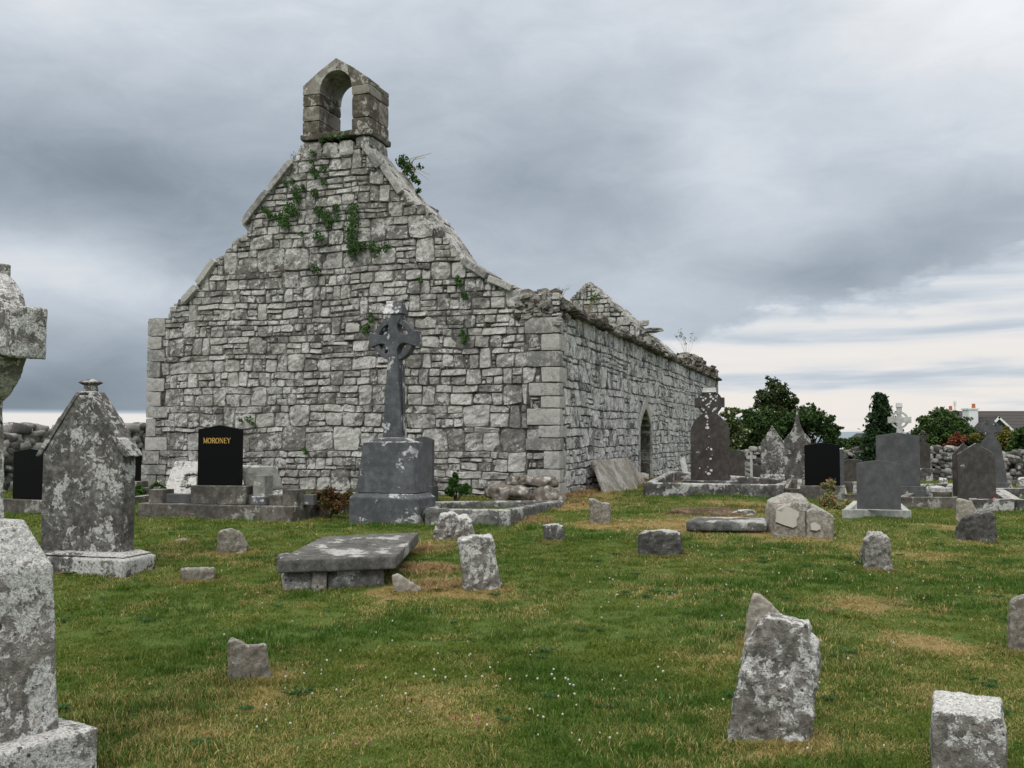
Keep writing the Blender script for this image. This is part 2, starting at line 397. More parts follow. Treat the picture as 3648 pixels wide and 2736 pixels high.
# ------------------------------------------------------------------ dry patches of the lawn
BASES = []
SPOTS = []      # (x, y, r, strength)
def drymask(X, Y):
    """vectorised dryness 0..1"""
    X = np.asarray(X, float); Y = np.asarray(Y, float)
    out = np.empty(X.shape)
    fx, fy = X.ravel(), Y.ravel(); o = out.ravel()
    for i in range(fx.size):
        x, y = fx[i], fy[i]
        if abs(x) > 30 or y > 45 or y < -6: o[i] = .3; continue
        n = .55 * noise.noise(Vector((x * .55, y * .75, 1.3))) + .5 * noise.noise(Vector((x * 1.9, y * 2.3, 5))) + .35 * noise.noise(Vector((x * 5, y * 6, 9)))
        o[i] = .13 + .60 * n + .55 * noise.noise(Vector((x * 3.1, y * 4.2, 15)))
    out = o.reshape(X.shape)
    for sx, sy, r, k in SPOTS:
        out = out + k * np.exp(-((X - sx) ** 2 + (Y - sy) ** 2) / (r * r))
    return np.clip(out, 0, 1)
#GROUND_PLACEHOLDER

# ================================================================== CHURCH
C0 = Vector((.0474 * 18, 18, 0))
FL = -RD
def fpt(u, z, d=0.0):    # front wall: u leftwards from the corner, d outwards (towards the viewer)
    return C0 + FL * u - SD * d + UP * z
def spt(t_, z, d=0.0):   # side wall
    return C0 + SD * t_ + RD * d + UP * z
def on_plane(px, py, org, nrm):
    r = ray(px, py); o = Vector((0, 0, EYE)); k = (org - o).dot(nrm) / r.dot(nrm)
    return o + r * k
def fuv(px, py, d=0.0):
    p = on_plane(px, py, C0 - SD * d, SD); return ((p - C0).dot(FL), p.z)
def suv(px, py):
    p = on_plane(px, py, C0, RD); return ((p - C0).dot(SD), p.z)
def inpoly(poly, x, y):
    c = False; n = len(poly); j = n - 1
    for i in range(n):
        xi, yi = poly[i]; xj, yj = poly[j]
        if (yi > y) != (yj > y) and x < (xj - xi) * (y - yi) / (yj - yi) + xi: c = not c
        j = i
    return c

def pack(u0, u1, z0, z1, cell, rnd, inside, sizes):
    """irregular courses: single blocks, stacks of thin stones, and jumpers that rise into the next course"""
    out = []; z = z0; blocked = []; k = cell / .055
    def emit(a, b, c, d):
        n = 9; ok = []
        for i in range(n):
            u = a + (b - a) * (i + .5) / n
            ok.append(all(inside(u, c + (d - c) * f) for f in (.12, .5, .88)))
        best = (0, 0); i = 0
        while i < n:
            if ok[i]:
                j = i
                while j < n and ok[j]: j += 1
                if j - i > best[1] - best[0]: best = (i, j)
                i = j
            else: i += 1
        if best[1] - best[0] == 0:
            mz = [f for f in (.12, .5, .88) if inside((a + b) / 2, c + (d - c) * f)]
            return
        aa, bb = a + (b - a) * best[0] / n, a + (b - a) * best[1] / n
        if bb - aa > .035: out.append((aa, bb, c, d))
    while z < z1:
        h = rnd.choice([.13, .16, .19, .22, .25, .28, .31, .20, .24]) * k
        nxt = []; u = u0 + rnd.uniform(-.1, 0)
        h2 = rnd.uniform(.08, .14) * k
        while u < u1:
            hit = [b for b in blocked if b[0] - 1e-6 <= u < b[1]]
            if hit: u = hit[0][1]; continue
            lim = min([b[0] for b in blocked if b[0] > u] + [u1 + .3])
            w = h * rnd.uniform(.75, 2.1); w = min(max(w, .11 * k), .62 * k)
            if lim - (u + w) < .09 * k: w = lim - u
            r_ = rnd.random()
            if h > .15 * k and r_ < .24:      # stack of thin ones
                w = min(rnd.uniform(.18, .6) * k, lim - u); 
                if lim - (u + w) < .09 * k: w = lim - u
                nl = 2 if h < .24 * k else rnd.choice([2, 2, 3]); zs_ = sorted([rnd.uniform(.3, .7) if nl == 2 else (.33 + .33 * q + rnd.uniform(-.08, .08)) for q in range(nl - 1)]); zs_ = [0] + zs_ + [1]
                for a, b in zip(zs_[:-1], zs_[1:]):
                    uu = u
                    while uu < u + w - .01:
                        ww = rnd.uniform(.10, .34) * k
                        if u + w - uu - ww < .08 * k: ww = u + w - uu
                        emit(uu, uu + ww, z + h * a, z + h * b); uu += ww
            elif r_ < .46:                    # jumper
                emit(u, u + w, z, z + h + h2); nxt.append((u, u + w, h2))
            elif r_ < .56 and w > .2 * k:     # sneck beside a block
                sw_ = .07 * k; emit(u, u + w - sw_, z, z + h)
                zz_ = z
                while zz_ < z + h - .01:
                    q = rnd.uniform(.05, .10) * k
                    if z + h - zz_ - q < .04 * k: q = z + h - zz_
                    emit(u + w - sw_, u + w, zz_, zz_ + q); zz_ += q
            else: emit(u, u + w, z, z + h)
            u += w
        z += h
        # thin levelling band between the jumpers' heads
        if nxt:
            u = u0; 
            while u < u1:
                hit = [b for b in nxt if b[0] - 1e-6 <= u < b[1]]
                if hit: u = hit[0][1]; continue
                lim = min([b[0] for b in nxt if b[0] > u] + [u1 + .3]); ww = rnd.uniform(.12, .45) * k
                if lim - u - ww < .07 * k: ww = lim - u
                emit(u, u + ww, z, z + h2); u += ww
            z += h2
        blocked = []
    cs = .042 * k; nu = int((u1 - u0) / cs); nz = int((z1 - z0) / cs)
    occ = np.zeros((nz + 1, nu + 1), bool)
    for (a, b, c, d) in out:
        i0, i1 = int(max(0, (a - u0) / cs - .3)), int((b - u0) / cs + .6); j0, j1 = int(max(0, (c - z0) / cs - .3)), int((d - z0) / cs + .6)
        occ[j0:j1, i0:i1] = True
    for j in range(nz):
        for i in range(nu):
            if not occ[j, i] and not inside(u0 + (i + .5) * cs, z0 + (j + .5) * cs): occ[j, i] = True
    for j in range(nz):
        i = 0
        while i < nu:
            if occ[j, i]: i += 1; continue
            w = 1; mw = rnd.randint(2, 6)
            while w < mw and i + w < nu and not occ[j, i + w]: w += 1
            h = 1; mh = rnd.randint(2, 4)
            while h < mh and j + h < nz and not occ[j + h, i:i + w].any(): h += 1
            occ[j:j + h, i:i + w] = True
            if w * h > 1: out.append((u0 + i * cs, u0 + (i + w) * cs, z0 + j * cs, z0 + (j + h) * cs))
            i += w
    return out

def masonry(mb, fn, rects, rnd, warp=.03, gap=.012, proud=(.0, .04), rough=.012, seg=.07, roundc=.22, edge=.018, inset=.06, mi=0, dirsign=1):
    off = rnd.random() * 50
    for (a0, a1, b0, b1) in rects:
        cu, cz = (a0 + a1) / 2, (b0 + b1) / 2; hu, hz = (a1 - a0) / 2 - gap * rnd.uniform(.2, 1.2) - (gap * 1.4 if rnd.random() < .15 else 0), (b1 - b0) / 2 - gap * rnd.uniform(.2, 1.2) - (gap * 1.8 if rnd.random() < .2 else 0)
        if hu < .012 or hz < .012: continue
        nu = max(2, min(8, int(2 * hu / seg) + 1)); nz = max(2, min(7, int(2 * hz / seg) + 1))
        def lines(n, h):
            e = max(.55, 1 - edge / h * rnd.uniform(.8, 1.6)); inn = [(-e + 2 * e * k / n) for k in range(n + 1)]
            return [-1] + inn + [1]
        S, T = lines(nu, hu), lines(nz, hz)
        pr = rnd.uniform(*proud); tone = rnd.random(); rc = roundc * rnd.uniform(.5, 1.5)
        sk = rnd.uniform(-.06, .06); tilt = rnd.uniform(-.02, .02); tilt2 = rnd.uniform(-.02, .02)
        sx1, sx2 = rnd.uniform(-.11, .11), rnd.uniform(-.07, .07)
        vs = []
        for ti, tt in enumerate(T):
            for si, ss in enumerate(S):
                rr = rc * min(hu, hz)
                x = ss * (hu - rr * tt ** 4 * .7 + sx1 * hz * tt); y = tt * (hz - rr * ss ** 4 * .7 + sx2 * hz * ss) + sk * ss * hu
                u, z = cu + x, cz + y
                wv_ = noise.noise_vector(Vector((u * .9 + off, z * .9, 0))); w2 = noise.noise_vector(Vector((u * 4 + off, z * 4, 7)))
                n3 = noise.noise(Vector((u * 11, z * 11, off))); n4 = noise.noise(Vector((u * 27, z * 27, off)))
                rim = ti in (0, len(T) - 1) or si in (0, len(S) - 1)
                d = -inset if rim else pr + tilt * ss + tilt2 * tt + rough * 1.6 * n3 + rough * .8 * n4 - .25 * rr * (ss ** 4 + tt ** 4)
                k = .25 if not rim else .15
                vs.append(fn(u + wv_.x * warp * 1.2 + w2.x * .012, z + wv_.y * warp * 1.5 + w2.y * .014, d))
        nS = len(S); fs = []
        for j in range(len(T) - 1):
            for i in range(nS - 1):
                q = (j * nS + i, j * nS + i + 1, (j + 1) * nS + i + 1, (j + 1) * nS + i)
                fs.append(q[::-1] if dirsign < 0 else q)
        mb.add(vs, fs, mi, tone)

church = thing('ruined_church', (C0.x, C0.y, .48), 'roofless ruined grey limestone church with bellcote on its gable and a pointed side doorway', 'church')
OUT_PX = [(1992, 1800), (1992, 1126), (2000, 1060), (1985, 1046), (1930, 1046), (1880, 1032), (1830, 1026), (1745, 985), (1660, 935), (1625, 880), (1583, 820), (1560, 785),
          (1505, 722), (1470, 712), (1437, 670), (1405, 625), (1372, 585), (1360, 560), (1330, 520), (1300, 500), (1100, 520), (1071, 515), (1041, 568), (868, 775), (893, 800), (875, 835),
          (835, 850), (812, 885), (790, 915), (760, 925), (672, 1050), (640, 1062), (615, 1085), (600, 1120), (598, 1130), (523, 1133), (518, 1555), (500, 1720), (498, 1800)]
outline = [fuv(*p) for p in OUT_PX]
outline = [(u, z) for u, z in outline]
W = fuv(523, 1400)[0]
rnd = random.Random(11)
mbw = MB()
# dark core behind the stones (slightly inside the outline)
cu_ = W / 2; 
core = []
for (u, z) in outline:
    k = .965; core.append((cu_ + (u - cu_) * k, z if z < 2 else z - .07))
mbw.prism(core, lambda a, b, d: fpt(a, b, d), -.03, -.86, 1)
RQ = []   # quoins reserve
zq = .2
zc_top = fuv(1992, 1126)[1]
qi = 0
while zq < zc_top - .02:
    h = min(rnd.uniform(.22, .36), zc_top - zq + .001)
    if zc_top - zq - h < .12: h = zc_top - zq
    RQ.append((zq, zq + h, (.34 if qi % 2 else .60) + rnd.uniform(-.05, .06), (.46 if qi % 2 else .26) + rnd.uniform(-.04, .05))); zq += h; qi += 1
LQ = []; zq = .2; zl_top = fuv(523, 1133)[1]; qi = 0
while zq < zl_top - .02:
    h = min(rnd.uniform(.2, .42), zl_top - zq + .001)
    if zl_top - zq - h < .12: h = zl_top - zq
    LQ.append((zq, zq + h, (.30 if qi % 2 else .48) + rnd.uniform(-.05, .06))); zq += h; qi += 1
def in_front(u, z):
    for a, b, w, _ in RQ:
        if a <= z < b and u < w: return False
    for a, b, w in LQ:
        if a <= z < b and u > W - w: return False
    return inpoly(outline, u, z)
sizes = [(5, 3), (6, 4), (7, 4), (8, 5), (7, 5), (4, 3), (5, 2), (6, 2), (9, 3), (3, 3), (4, 4), (3, 2), (10, 2), (8, 3), (6, 5), (5, 4), (2, 2), (7, 3), (4, 1), (6, 1)]
sizes_small = [(4, 2), (5, 2), (3, 2), (6, 3), (5, 3), (4, 3), (2, 2), (7, 2), (3, 1)]
rects = pack(0, W + .2, .2, 9.2, .064, rnd, in_front, sizes)
masonry(mbw, fpt, rects, rnd, gap=.006, dirsign=-1, proud=(-.012, .018), rough=.017, roundc=.13, edge=.010, inset=.038, warp=.032)
# side & back & the other faces of the thick wall: rubble caps along the slopes
def rubble_line(mb, fn, pts, d0, d1, rnd, size=(.13, .10, .07), step=.16, mi=0, lift=.0, skip=0.0):
    for (a, b) in zip(pts[:-1], pts[1:]):
        L_ = math.hypot(b[0] - a[0], b[1] - a[1]); n = max(1, int(L_ / step))
        for k in range(n):
            f = (k + rnd.random()) / n
            d = d0
            while d > d1:
                if rnd.random() > skip:
                    u = a[0] + (b[0] - a[0]) * f + rnd.uniform(-.04, .04); z = a[1] + (b[1] - a[1]) * f - rnd.uniform(0, .08) + lift
                    ax = rot_axes(rnd.uniform(0, 3), rnd.uniform(-.4, .4), rnd.uniform(-.4, .4))
                    s = rnd.uniform(.7, 1.4)
                    blob(mb, fn(u, z, d), (size[0] * s, size[1] * s, size[2] * s * rnd.uniform(.7, 1.4)), rnd, ax, .35, .18, 3, mi)
                d -= size[1] * 1.9
slopeR = [p for p in outline[2:17]]
slopeL = [p for p in outline[22:35]]
def slope_slabs(mb, fn, pts, rnd, depth=.84, lift=-.03):
    for (a, b) in zip(pts[:-1], pts[1:]):
        L_ = math.hypot(b[0] - a[0], b[1] - a[1])
        if L_ < .05: continue
        n = max(1, round(L_ / .32)); A_, B_ = fn(a[0], a[1], 0), fn(b[0], b[1], 0); dv = (B_ - A_).normalized(); nv = dv.cross(SD)
        if nv.z < 0: nv = -nv
        for k in range(n):
            dd = .02
            while dd < depth - .1:
                wd_ = min(rnd.uniform(.2, .5), depth - dd); c = A_.lerp(B_, (k + .5) / n) + SD * (dd + wd_ / 2) + nv * (lift - .03 + rnd.uniform(-.02, .02))
                blob(mb, c, (L_ / n * .52, wd_ * .5, .055 * rnd.uniform(.8, 1.4)), rnd, (dv, SD, nv), .15, .1, 4, 0); dd += wd_
slope_slabs(mbw, fpt, slopeR, rnd); slope_slabs(mbw, fpt, slopeL, rnd)
gable = mbw.build('gable_wall', [M['wall'], M['mortar']], church, smooth=False)

# quoins, both corners
mq = MB()
def hewn(mb, O, ax, ha, hb, hc, rnd, mi=0, n=5, rr=.05, amp=.009):
    V, fs = cubegrid(n); off = rnd.random() * 60; tone = rnd.random(); vs = []
    h = (ha, hb, hc); mn = min(h)
    for v in V:
        q = [0, 0, 0]
        for i in range(3):
            o1, o2 = v[(i + 1) % 3], v[(i + 2) % 3]
            c = math.copysign(min(abs(v[i]), 1), v[i])
            q[i] = c * (h[i] - rr * mn * .5 * (abs(o1) ** 8 + abs(o2) ** 8) * abs(c))
        p = O + ax[0] * q[0] + ax[1] * q[1] + ax[2] * q[2]
        nv = noise.noise_vector(p * 4 + Vector((off, 0, 0))) * amp + noise.noise_vector(p * 14) * amp * .5
        vs.append(p + nv)
    mb.add(vs, fs, mi, tone)
for i, (a, b, wf, ws) in enumerate(RQ):
    O = C0 + FL * (wf / 2 - .01) + SD * (ws / 2 - .01) + UP * ((a + b) / 2) 
    hewn(mq, O, (FL, SD, UP), wf / 2 - .004 + .008, ws / 2 + .004, (b - a) / 2 - .007, rnd, n=6)
mq.build('quoins', M['quoin'], church); mq = MB()
for i, (a, b, wf) in enumerate(LQ):
    zc = (a + b) / 2; bat = max(0, 1.55 - zc) * .17 if zc < 1.55 else 0
    O = C0 + FL * (W - wf / 2 + .01 + bat / 2) + SD * .24 + UP * zc
    hewn(mq, O, (FL, SD, UP), wf / 2 - .004 + bat / 2, .25, (b - a) / 2 - .007, rnd, n=6)
mq.build('quoins', M['quoin'], church)

# coping stones surviving on the left slope and right slope
def coping(px0, px1, width=.30, over=.06, label=None, thick=.13):
    a = fuv(*px0); b = fuv(*px1)
    A = fpt(a[0], a[1], .0); B = fpt(b[0], b[1], .0); dv = (B - A); Ln = dv.length; dv.normalize(); nv = dv.cross(SD); 
    if nv.z < 0: nv = -nv
    mb = MB(); O = (A + B) / 2 + SD * .36 - nv * (thick / 2 - .03)
    hewn(mb, O, (dv, SD, nv), Ln / 2 - .01, .46, thick / 2, rnd, n=7, rr=.08, amp=.01)
    o = mb.build('coping_stone', M['quoin'], church); 
    return o
for p in [((1038, 572), (960, 672)), ((955, 678), (868, 790)), ((766, 922), (705, 1008)), ((700, 1018), (655, 1068)),
          ((1372, 585), (1437, 685)), ((1305, 512), (1362, 592)), ((1655, 925), (1740, 978)), ((1745, 985), (1830, 1022))]:
    coping(*p)

# bellcote
bc = MB()
uo_l = fuv(1077, 400, .06)[0]; uo_r = fuv(1316, 400, .06)[0]; ui_l = fuv(1139, 400, .06)[0]; ui_r = fuv(1252, 400, .06)[0]
zb = (fuv(1077, 484, .06)[1] + fuv(1316, 455, .06)[1]) / 2; zs = fuv(1196, 322, .06)[1]; za = fuv(1197, 207, .06)[1]; zsh = fuv(1077, 325, .06)[1]
zat = fuv(1197, 249, .06)[1]
def bblock(u0, u1, z0, z1, d0=.06, d1=-.84, n=6):
    O = fpt((u0 + u1) / 2, (z0 + z1) / 2, (d0 + d1) / 2)
    hewn(bc, O, (FL, SD, UP), abs(u1 - u0) / 2 - .005, abs(d1 - d0) / 2, (z1 - z0) / 2 - .005, rnd, n=n, rr=.07, amp=.008)
hgt = zsh - zb
def pier(ua, ub, sgn):
    c = [0, .30, .64, .90, 1.0] if sgn > 0 else [0, .27, .78, 1.0]
    for i in range(len(c) - 1):
        z0, z1 = zb + hgt * c[i], zb + hgt * c[i + 1]
        if i % 2 == 0: bblock(ua, ub, z0, z1, .06, -.50); bblock(ua, ub, z0, z1, -.505, -.84)
        else: bblock(ua, ub, z0, z1, .06, -.38); bblock(ua, ub, z0, z1, -.385, -.84)
pier(uo_l, ui_l, 1); pier(ui_r, uo_r, -1)
uc = (ui_l + ui_r) / 2; ra = abs(ui_l - ui_r) / 2
def arch_half(s, d0, d1, rise):
    # s=+1 : left half (larger u)
    pts = []
    n = 10
    for k in range(n + 1):
        a = math.pi / 2 * k / n
        pts.append((uc + s * ra * math.cos(a), zsh - .02 + (zat - zsh + .02) * math.sin(a)))
    pts.append((uc + s * .004, za + rise))
    uo = uo_l if s > 0 else uo_r
    m_ = .5
    pts.append((uc + (uo - uc) * .5, za + (zsh + .12 - za) * .5 + rise + .01)); pts.append((uo - s * .01, zsh + .10 + rise)); pts.append((uo - s * .01, zsh + .005))
    bc.prism(pts, lambda a, b, d: fpt(a, b, d), d0, d1, 0, rnd.random())
for s in (1, -1):
    arch_half(s, .06, -.40, 0); arch_half(s, -.405, -.84, -.02)
bell = bc.build('bellcote', M['bell'], church)
ms = MB()
O = fpt((uo_l + uo_r) / 2 + .0, zb - .06, -.39); hewn(ms, O, (FL, SD, UP), abs(uo_l - uo_r) / 2 + .03, .49, .06, rnd, n=8, rr=.15, amp=.015)
ms.build('sill', M['bell'], bell)
bell.location = (0, 0, 0)
# shoulder stones beneath the bellcote
mk = MB()
for (a, b, c, d) in [(1071, 1150, 508, 570), (1152, 1205, 510, 555), (1210, 1262, 500, 552), (1268, 1318, 486, 528)]:
    u0, z1 = fuv(a, c); u1, z0 = fuv(b, d)
    O = fpt((u0 + u1) / 2, (z0 + z1) / 2, -.40); hewn(mk, O, (FL, SD, UP), abs(u0 - u1) / 2, .44, (z1 - z0) / 2, rnd, n=5, rr=.2, amp=.02)
mk.build('bellcote_footing', M['wall'], church)

# side wall with the pointed doorway
LEN = suv(2555, 1400)[0]
zt0 = suv(2028, 1119)[1]; t1, zt1 = suv(2545, 1352)
def ztop(t_): return zt0 + (zt1 - zt0) * t_ / t1
dl = suv(2280, 1600)[0]; dr = suv(2320, 1600)[0]; dap = suv(2300, 1455)[1]; dsp = suv(2300, 1550)[1]
dc = (dl + dr) / 2; hw = (dr - dl) / 2
def arch_pts(hw_, spring, apex, n=8):
    pts = []
    for k in range(n + 1):
        f = k / n; pts.append((-hw_ * (1 - f ** 1.9) ** .9, spring + (apex - spring) * f))
    return pts + [(-x, z) for x, z in reversed(pts[:-1])]
door_curve = [(-hw, .1)] + arch_pts(hw, dsp, dap) + [(hw, .1)]
door_poly = [(dc + x, z) for x, z in door_curve]
dout = [(dc + x * 1.0, z) for x, z in [(-hw - .17, .1)] + arch_pts(hw + .17, dsp, dap + .30) + [(hw + .17, .1)]]
mbs = MB()
top_pts = [(t_, ztop(t_) - .05) for t_ in np.linspace(0.05, LEN - .05, 12)]
sidepoly = [(0.05, .1)] + door_poly + [(LEN - .05, .1)] + top_pts[::-1]
mbs.prism(sidepoly, lambda a, b, d: spt(a, b, d), -.03, -.85, 1)
def in_side(t_, z):
    if z > ztop(t_) - .02 or t_ > LEN - .02: return False
    for a, b, w, s in RQ:
        if a <= z < b and t_ < s: return False
    return not inpoly(dout, t_, z)
sizes2 = [(4, 3), (5, 4), (6, 4), (4, 4), (3, 3), (5, 3), (3, 2), (6, 3), (4, 2), (7, 4), (3, 4), (2, 2), (2, 3)]
rects = pack(.0, LEN, .2, 4.4, .064, rnd, in_side, sizes2)
masonry(mbs, spt, rects, rnd, gap=.005, proud=(-.008, .012), rough=.016, seg=.08, roundc=.12, edge=.011, inset=.045, warp=.03)
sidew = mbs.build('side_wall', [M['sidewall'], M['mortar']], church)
# door surround: dressed voussoirs
md = MB()
inner = [(dc + x, z) for x, z in door_curve]; outer = dout
n_in = len(inner)
lens = [0]
for i in range(1, n_in): lens.append(lens[-1] + math.dist(inner[i], inner[i - 1]))
def along(poly, f):
    f = f * (len(poly) - 1); i = min(int(f), len(poly) - 2); k = f - i
    return (poly[i][0] + (poly[i + 1][0] - poly[i][0]) * k, poly[i][1] + (poly[i + 1][1] - poly[i][1]) * k)
cuts = [0, .25, .5, .75, 1, 3, 5, 7, 9, 11, 13, 15, 17, 17.25, 17.5, 17.75, 18]
N1 = n_in - 1
for a, b in zip(cuts[:-1], cuts[1:]):
    a_, b_ = a / 18, b / 18
    fr = [a_ + (b_ - a_) * k / 3 for k in range(4)]
    poly = [along(inner, f) for f in fr] + [along(outer, f) for f in reversed(fr)]
    md.prism(poly, lambda x, z, d: spt(x, z, d), .012 + rnd.uniform(0, .008), -.87, 0, rnd.random())
dso = md.build('door_arch', M['quoin'], church); bevel(dso, .012, 1)
# step / threshold stone
mt_ = MB(); hewn(mt_, spt(dc - .05, .52, -.35), (SD, RD, UP), hw * .8, .25, .12, rnd); mt_.build('threshold', M['quoin'], church)
# eaves cornice of ragged thin slabs, and rubble above
mc = MB()
t_ = .6
while t_ < LEN - .3:
    w = rnd.uniform(.25, .7)
    for lay in range(2):
        ov = (.13, .07)[lay] * rnd.uniform(.5, 1.3)
        if rnd.random() < .93:
            ax = rot_axes(math.atan2(SD.y, SD.x) + rnd.uniform(-.06, .06), rnd.uniform(-.06, .06), rnd.uniform(-.05, .05))
            blob(mc, spt(t_ + w / 2, ztop(t_) + .02 + lay * .085, ov / 2 - .12), (w / 2 * 1.03, .16 + ov / 2, .045 * rnd.uniform(.7, 1.2)), rnd, ax, .25, .12, 4)
    t_ += w * .93
mc.build('eaves_cornice', M['rubble'], church)
mr = MB()
def rubtop(t_):
    if t_ < .3: return .40
    if t_ < 3: return .12
    if 3.2 < t_ < 6: return .22
    if 17.5 < t_ < 21: return .66
    if t_ > LEN - 1.6: return .58
    return .10 + .12 * noise.noise(Vector((t_, 0, 0)))
for k in range(1300):
    t_ = rnd.uniform(0, LEN - .1); d = -rnd.uniform(.06, .8); h = rubtop(t_) * rnd.uniform(.1, 1)
    s = rnd.uniform(.5, 1.15)
    ax = rot_axes(rnd.uniform(0, 3.1), rnd.uniform(-.5, .5), rnd.uniform(-.5, .5))
    blob(mr, spt(t_, ztop(t_) + .10 + h * .8 - .05, d), (.13 * s, .10 * s, .075 * s), rnd, ax, .3, .2, 3)
# ragged lump at the front corner
for k in range(190):
    u = rnd.uniform(-.02, 1.0); z = 3.93 + rnd.uniform(-.28, .12) * (1 if u < .5 else .8) ; s = rnd.uniform(.35, .8)
    if u > .4: z = min(z, 3.96)
    blob(mr, fpt(u, z, rnd.uniform(-.7, .0)), (.10 * s, .09 * s, .06 * s), rnd, rot_axes(rnd.uniform(0, 3), rnd.uniform(-.5, .5), rnd.uniform(-.5, .5)), .25, .22, 3)
mr.build('wall_top_rubble', M['rubble'], church)
# end pier of dressed stones at the far end
me_ = MB(); zq = .2; k = 0
while zq < 4.25:
    h = rnd.uniform(.25, .34); w = .5 if k % 2 else .32
    hewn(me_, spt(LEN - w / 2 + .1, zq + h / 2, -.2), (SD, RD, UP), w / 2, .24, h / 2 - .006, rnd); zq += h; k += 1
me_.build('end_pier', M['quoin'], church)
# far gable wall inside
TG = 20.6
def gpt(u, z, d=0.0): return C0 + FL * u + SD * TG - SD * d + UP * z
uc_ = W / 2; zpk = EYE + 6.15
gp = [(W - .1, .2), (W - .1, 3.7), (uc_ + 2.3, zpk - 2.1), (uc_ + .05, zpk), (uc_ - 1.0, zpk - .92), (uc_ - 2.2, zpk - 2.02), (uc_ - 3.4, zpk - 3.1), (.6, 3.75), (.3, .2)]
mg = MB()
mg.prism([(uc_ + (a - uc_) * .98, b - (.06 if b > 2 else 0)) for a, b in gp], lambda a, b, d: gpt(a, b, d), -.05, -2.5, 1)
rects = pack(.3, W - .1, 2.6, 8.0, .09, rnd, lambda u, z: inpoly(gp, u, z), [(4, 3), (5, 2), (3, 2), (2, 2), (6, 3), (4, 2)])
masonry(mg, gpt, rects, rnd, gap=.008, seg=.15, dirsign=-1)
slope_slabs(mg, gpt, gp[1:8], rnd, depth=2.4, lift=-.05)
blob(mg, gpt(uc_ - 2.45, zpk - 2.05, -.2), (.28, .4, .06), rnd, rot_axes(.3), .1, .08, 4)
blob(mg, gpt(uc_ - 2.15, zpk - 1.75, -.2), (.12, .2, .10), rnd, rot_axes(.3), .1, .08, 4)
mg.build('far_gable_wall', [M['wall'], M['mortar']], church)
# north wall (hidden side) and east end
mn = MB(); mn.prism([(.4, .1), (.4, 3.7), (LEN - .1, 3.9), (LEN - .1, .1)], lambda a, b, d: C0 + FL * (W - .45 + d) + SD * a + UP * b, -.4, .4, 0)
rects = pack(.85, 14.0, .2, 3.7, .12, rnd, lambda u, z: True, sizes_small)
masonry(mn, lambda a, b, d: C0 + FL * (W - .86) + FL * (-d) + SD * a + UP * b, rects, rnd, gap=.01, seg=.2, dirsign=1)
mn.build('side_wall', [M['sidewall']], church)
mn = MB(); mn.prism([(.5, .1), (.5, 3.9), (W - .5, 3.7), (W - .5, .1)], lambda a, b, d: C0 + FL * a + SD * (LEN - .5 + d) + UP * b, -.35, .35, 0)
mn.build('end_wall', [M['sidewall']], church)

# ================================================================== foliage helpers
def leaves(mb, pts, size, rnd, flat=None, tone=None, el=1.6):
    """pts: list of centres; each one a folded leaf"""
    for p in pts:
        s = size * rnd.uniform(.6, 1.3)
        if flat is not None:
            nrm = (flat + Vector((rnd.gauss(0, .45), rnd.gauss(0, .45), rnd.gauss(0, .45)))).normalized()
        else:
            nrm = Vector((rnd.gauss(0, 1), rnd.gauss(0, 1), rnd.gauss(0, 1) + .6)).normalized()
        a = nrm.orthogonal().normalized(); b_ = nrm.cross(a)
        th = rnd.uniform(0, 6.28); d = a * math.cos(th) + b_ * math.sin(th); e = nrm.cross(d)
        vs = [p - d * s * el * .5, p + e * s * .5 + nrm * s * .12, p + d * s * el * .5, p - e * s * .5 + nrm * s * .12]
        mb.add(vs, [(0, 1, 2), (0, 2, 3)], 0, rnd.random() if tone is None else tone)
def cluster(c, r, n, rnd, squash=1.0, shell=.5):
    out = []
    while len(out) < n:
        v = Vector((rnd.gauss(0, 1), rnd.gauss(0, 1), rnd.gauss(0, 1))).normalized() * (rnd.random() ** shell)
        out.append(c + Vector((v.x * r, v.y * r, v.z * r * squash)))
    return out
def tube(mb, pts, rads, n=6, tone=.5, mi=0):
    rings = []
    for i, p in enumerate(pts):
        d = (pts[min(i + 1, len(pts) - 1)] - pts[max(i - 1, 0)]).normalized()
        a = d.orthogonal().normalized(); b_ = d.cross(a)
        rings.append([p + (a * math.cos(2 * math.pi * k / n) + b_ * math.sin(2 * math.pi * k / n)) * rads[i] for k in range(n)])
    vs = [v for r in rings for v in r]; fs = []
    for i in range(len(pts) - 1):
        for k in range(n):
            k2 = (k + 1) % n; fs.append((i * n + k, i * n + k2, (i + 1) * n + k2, (i + 1) * n + k))
    fs.append(tuple(range(n))[::-1]); fs.append(tuple((len(pts) - 1) * n + k for k in range(n)))
    mb.add(vs, fs, mi, tone)

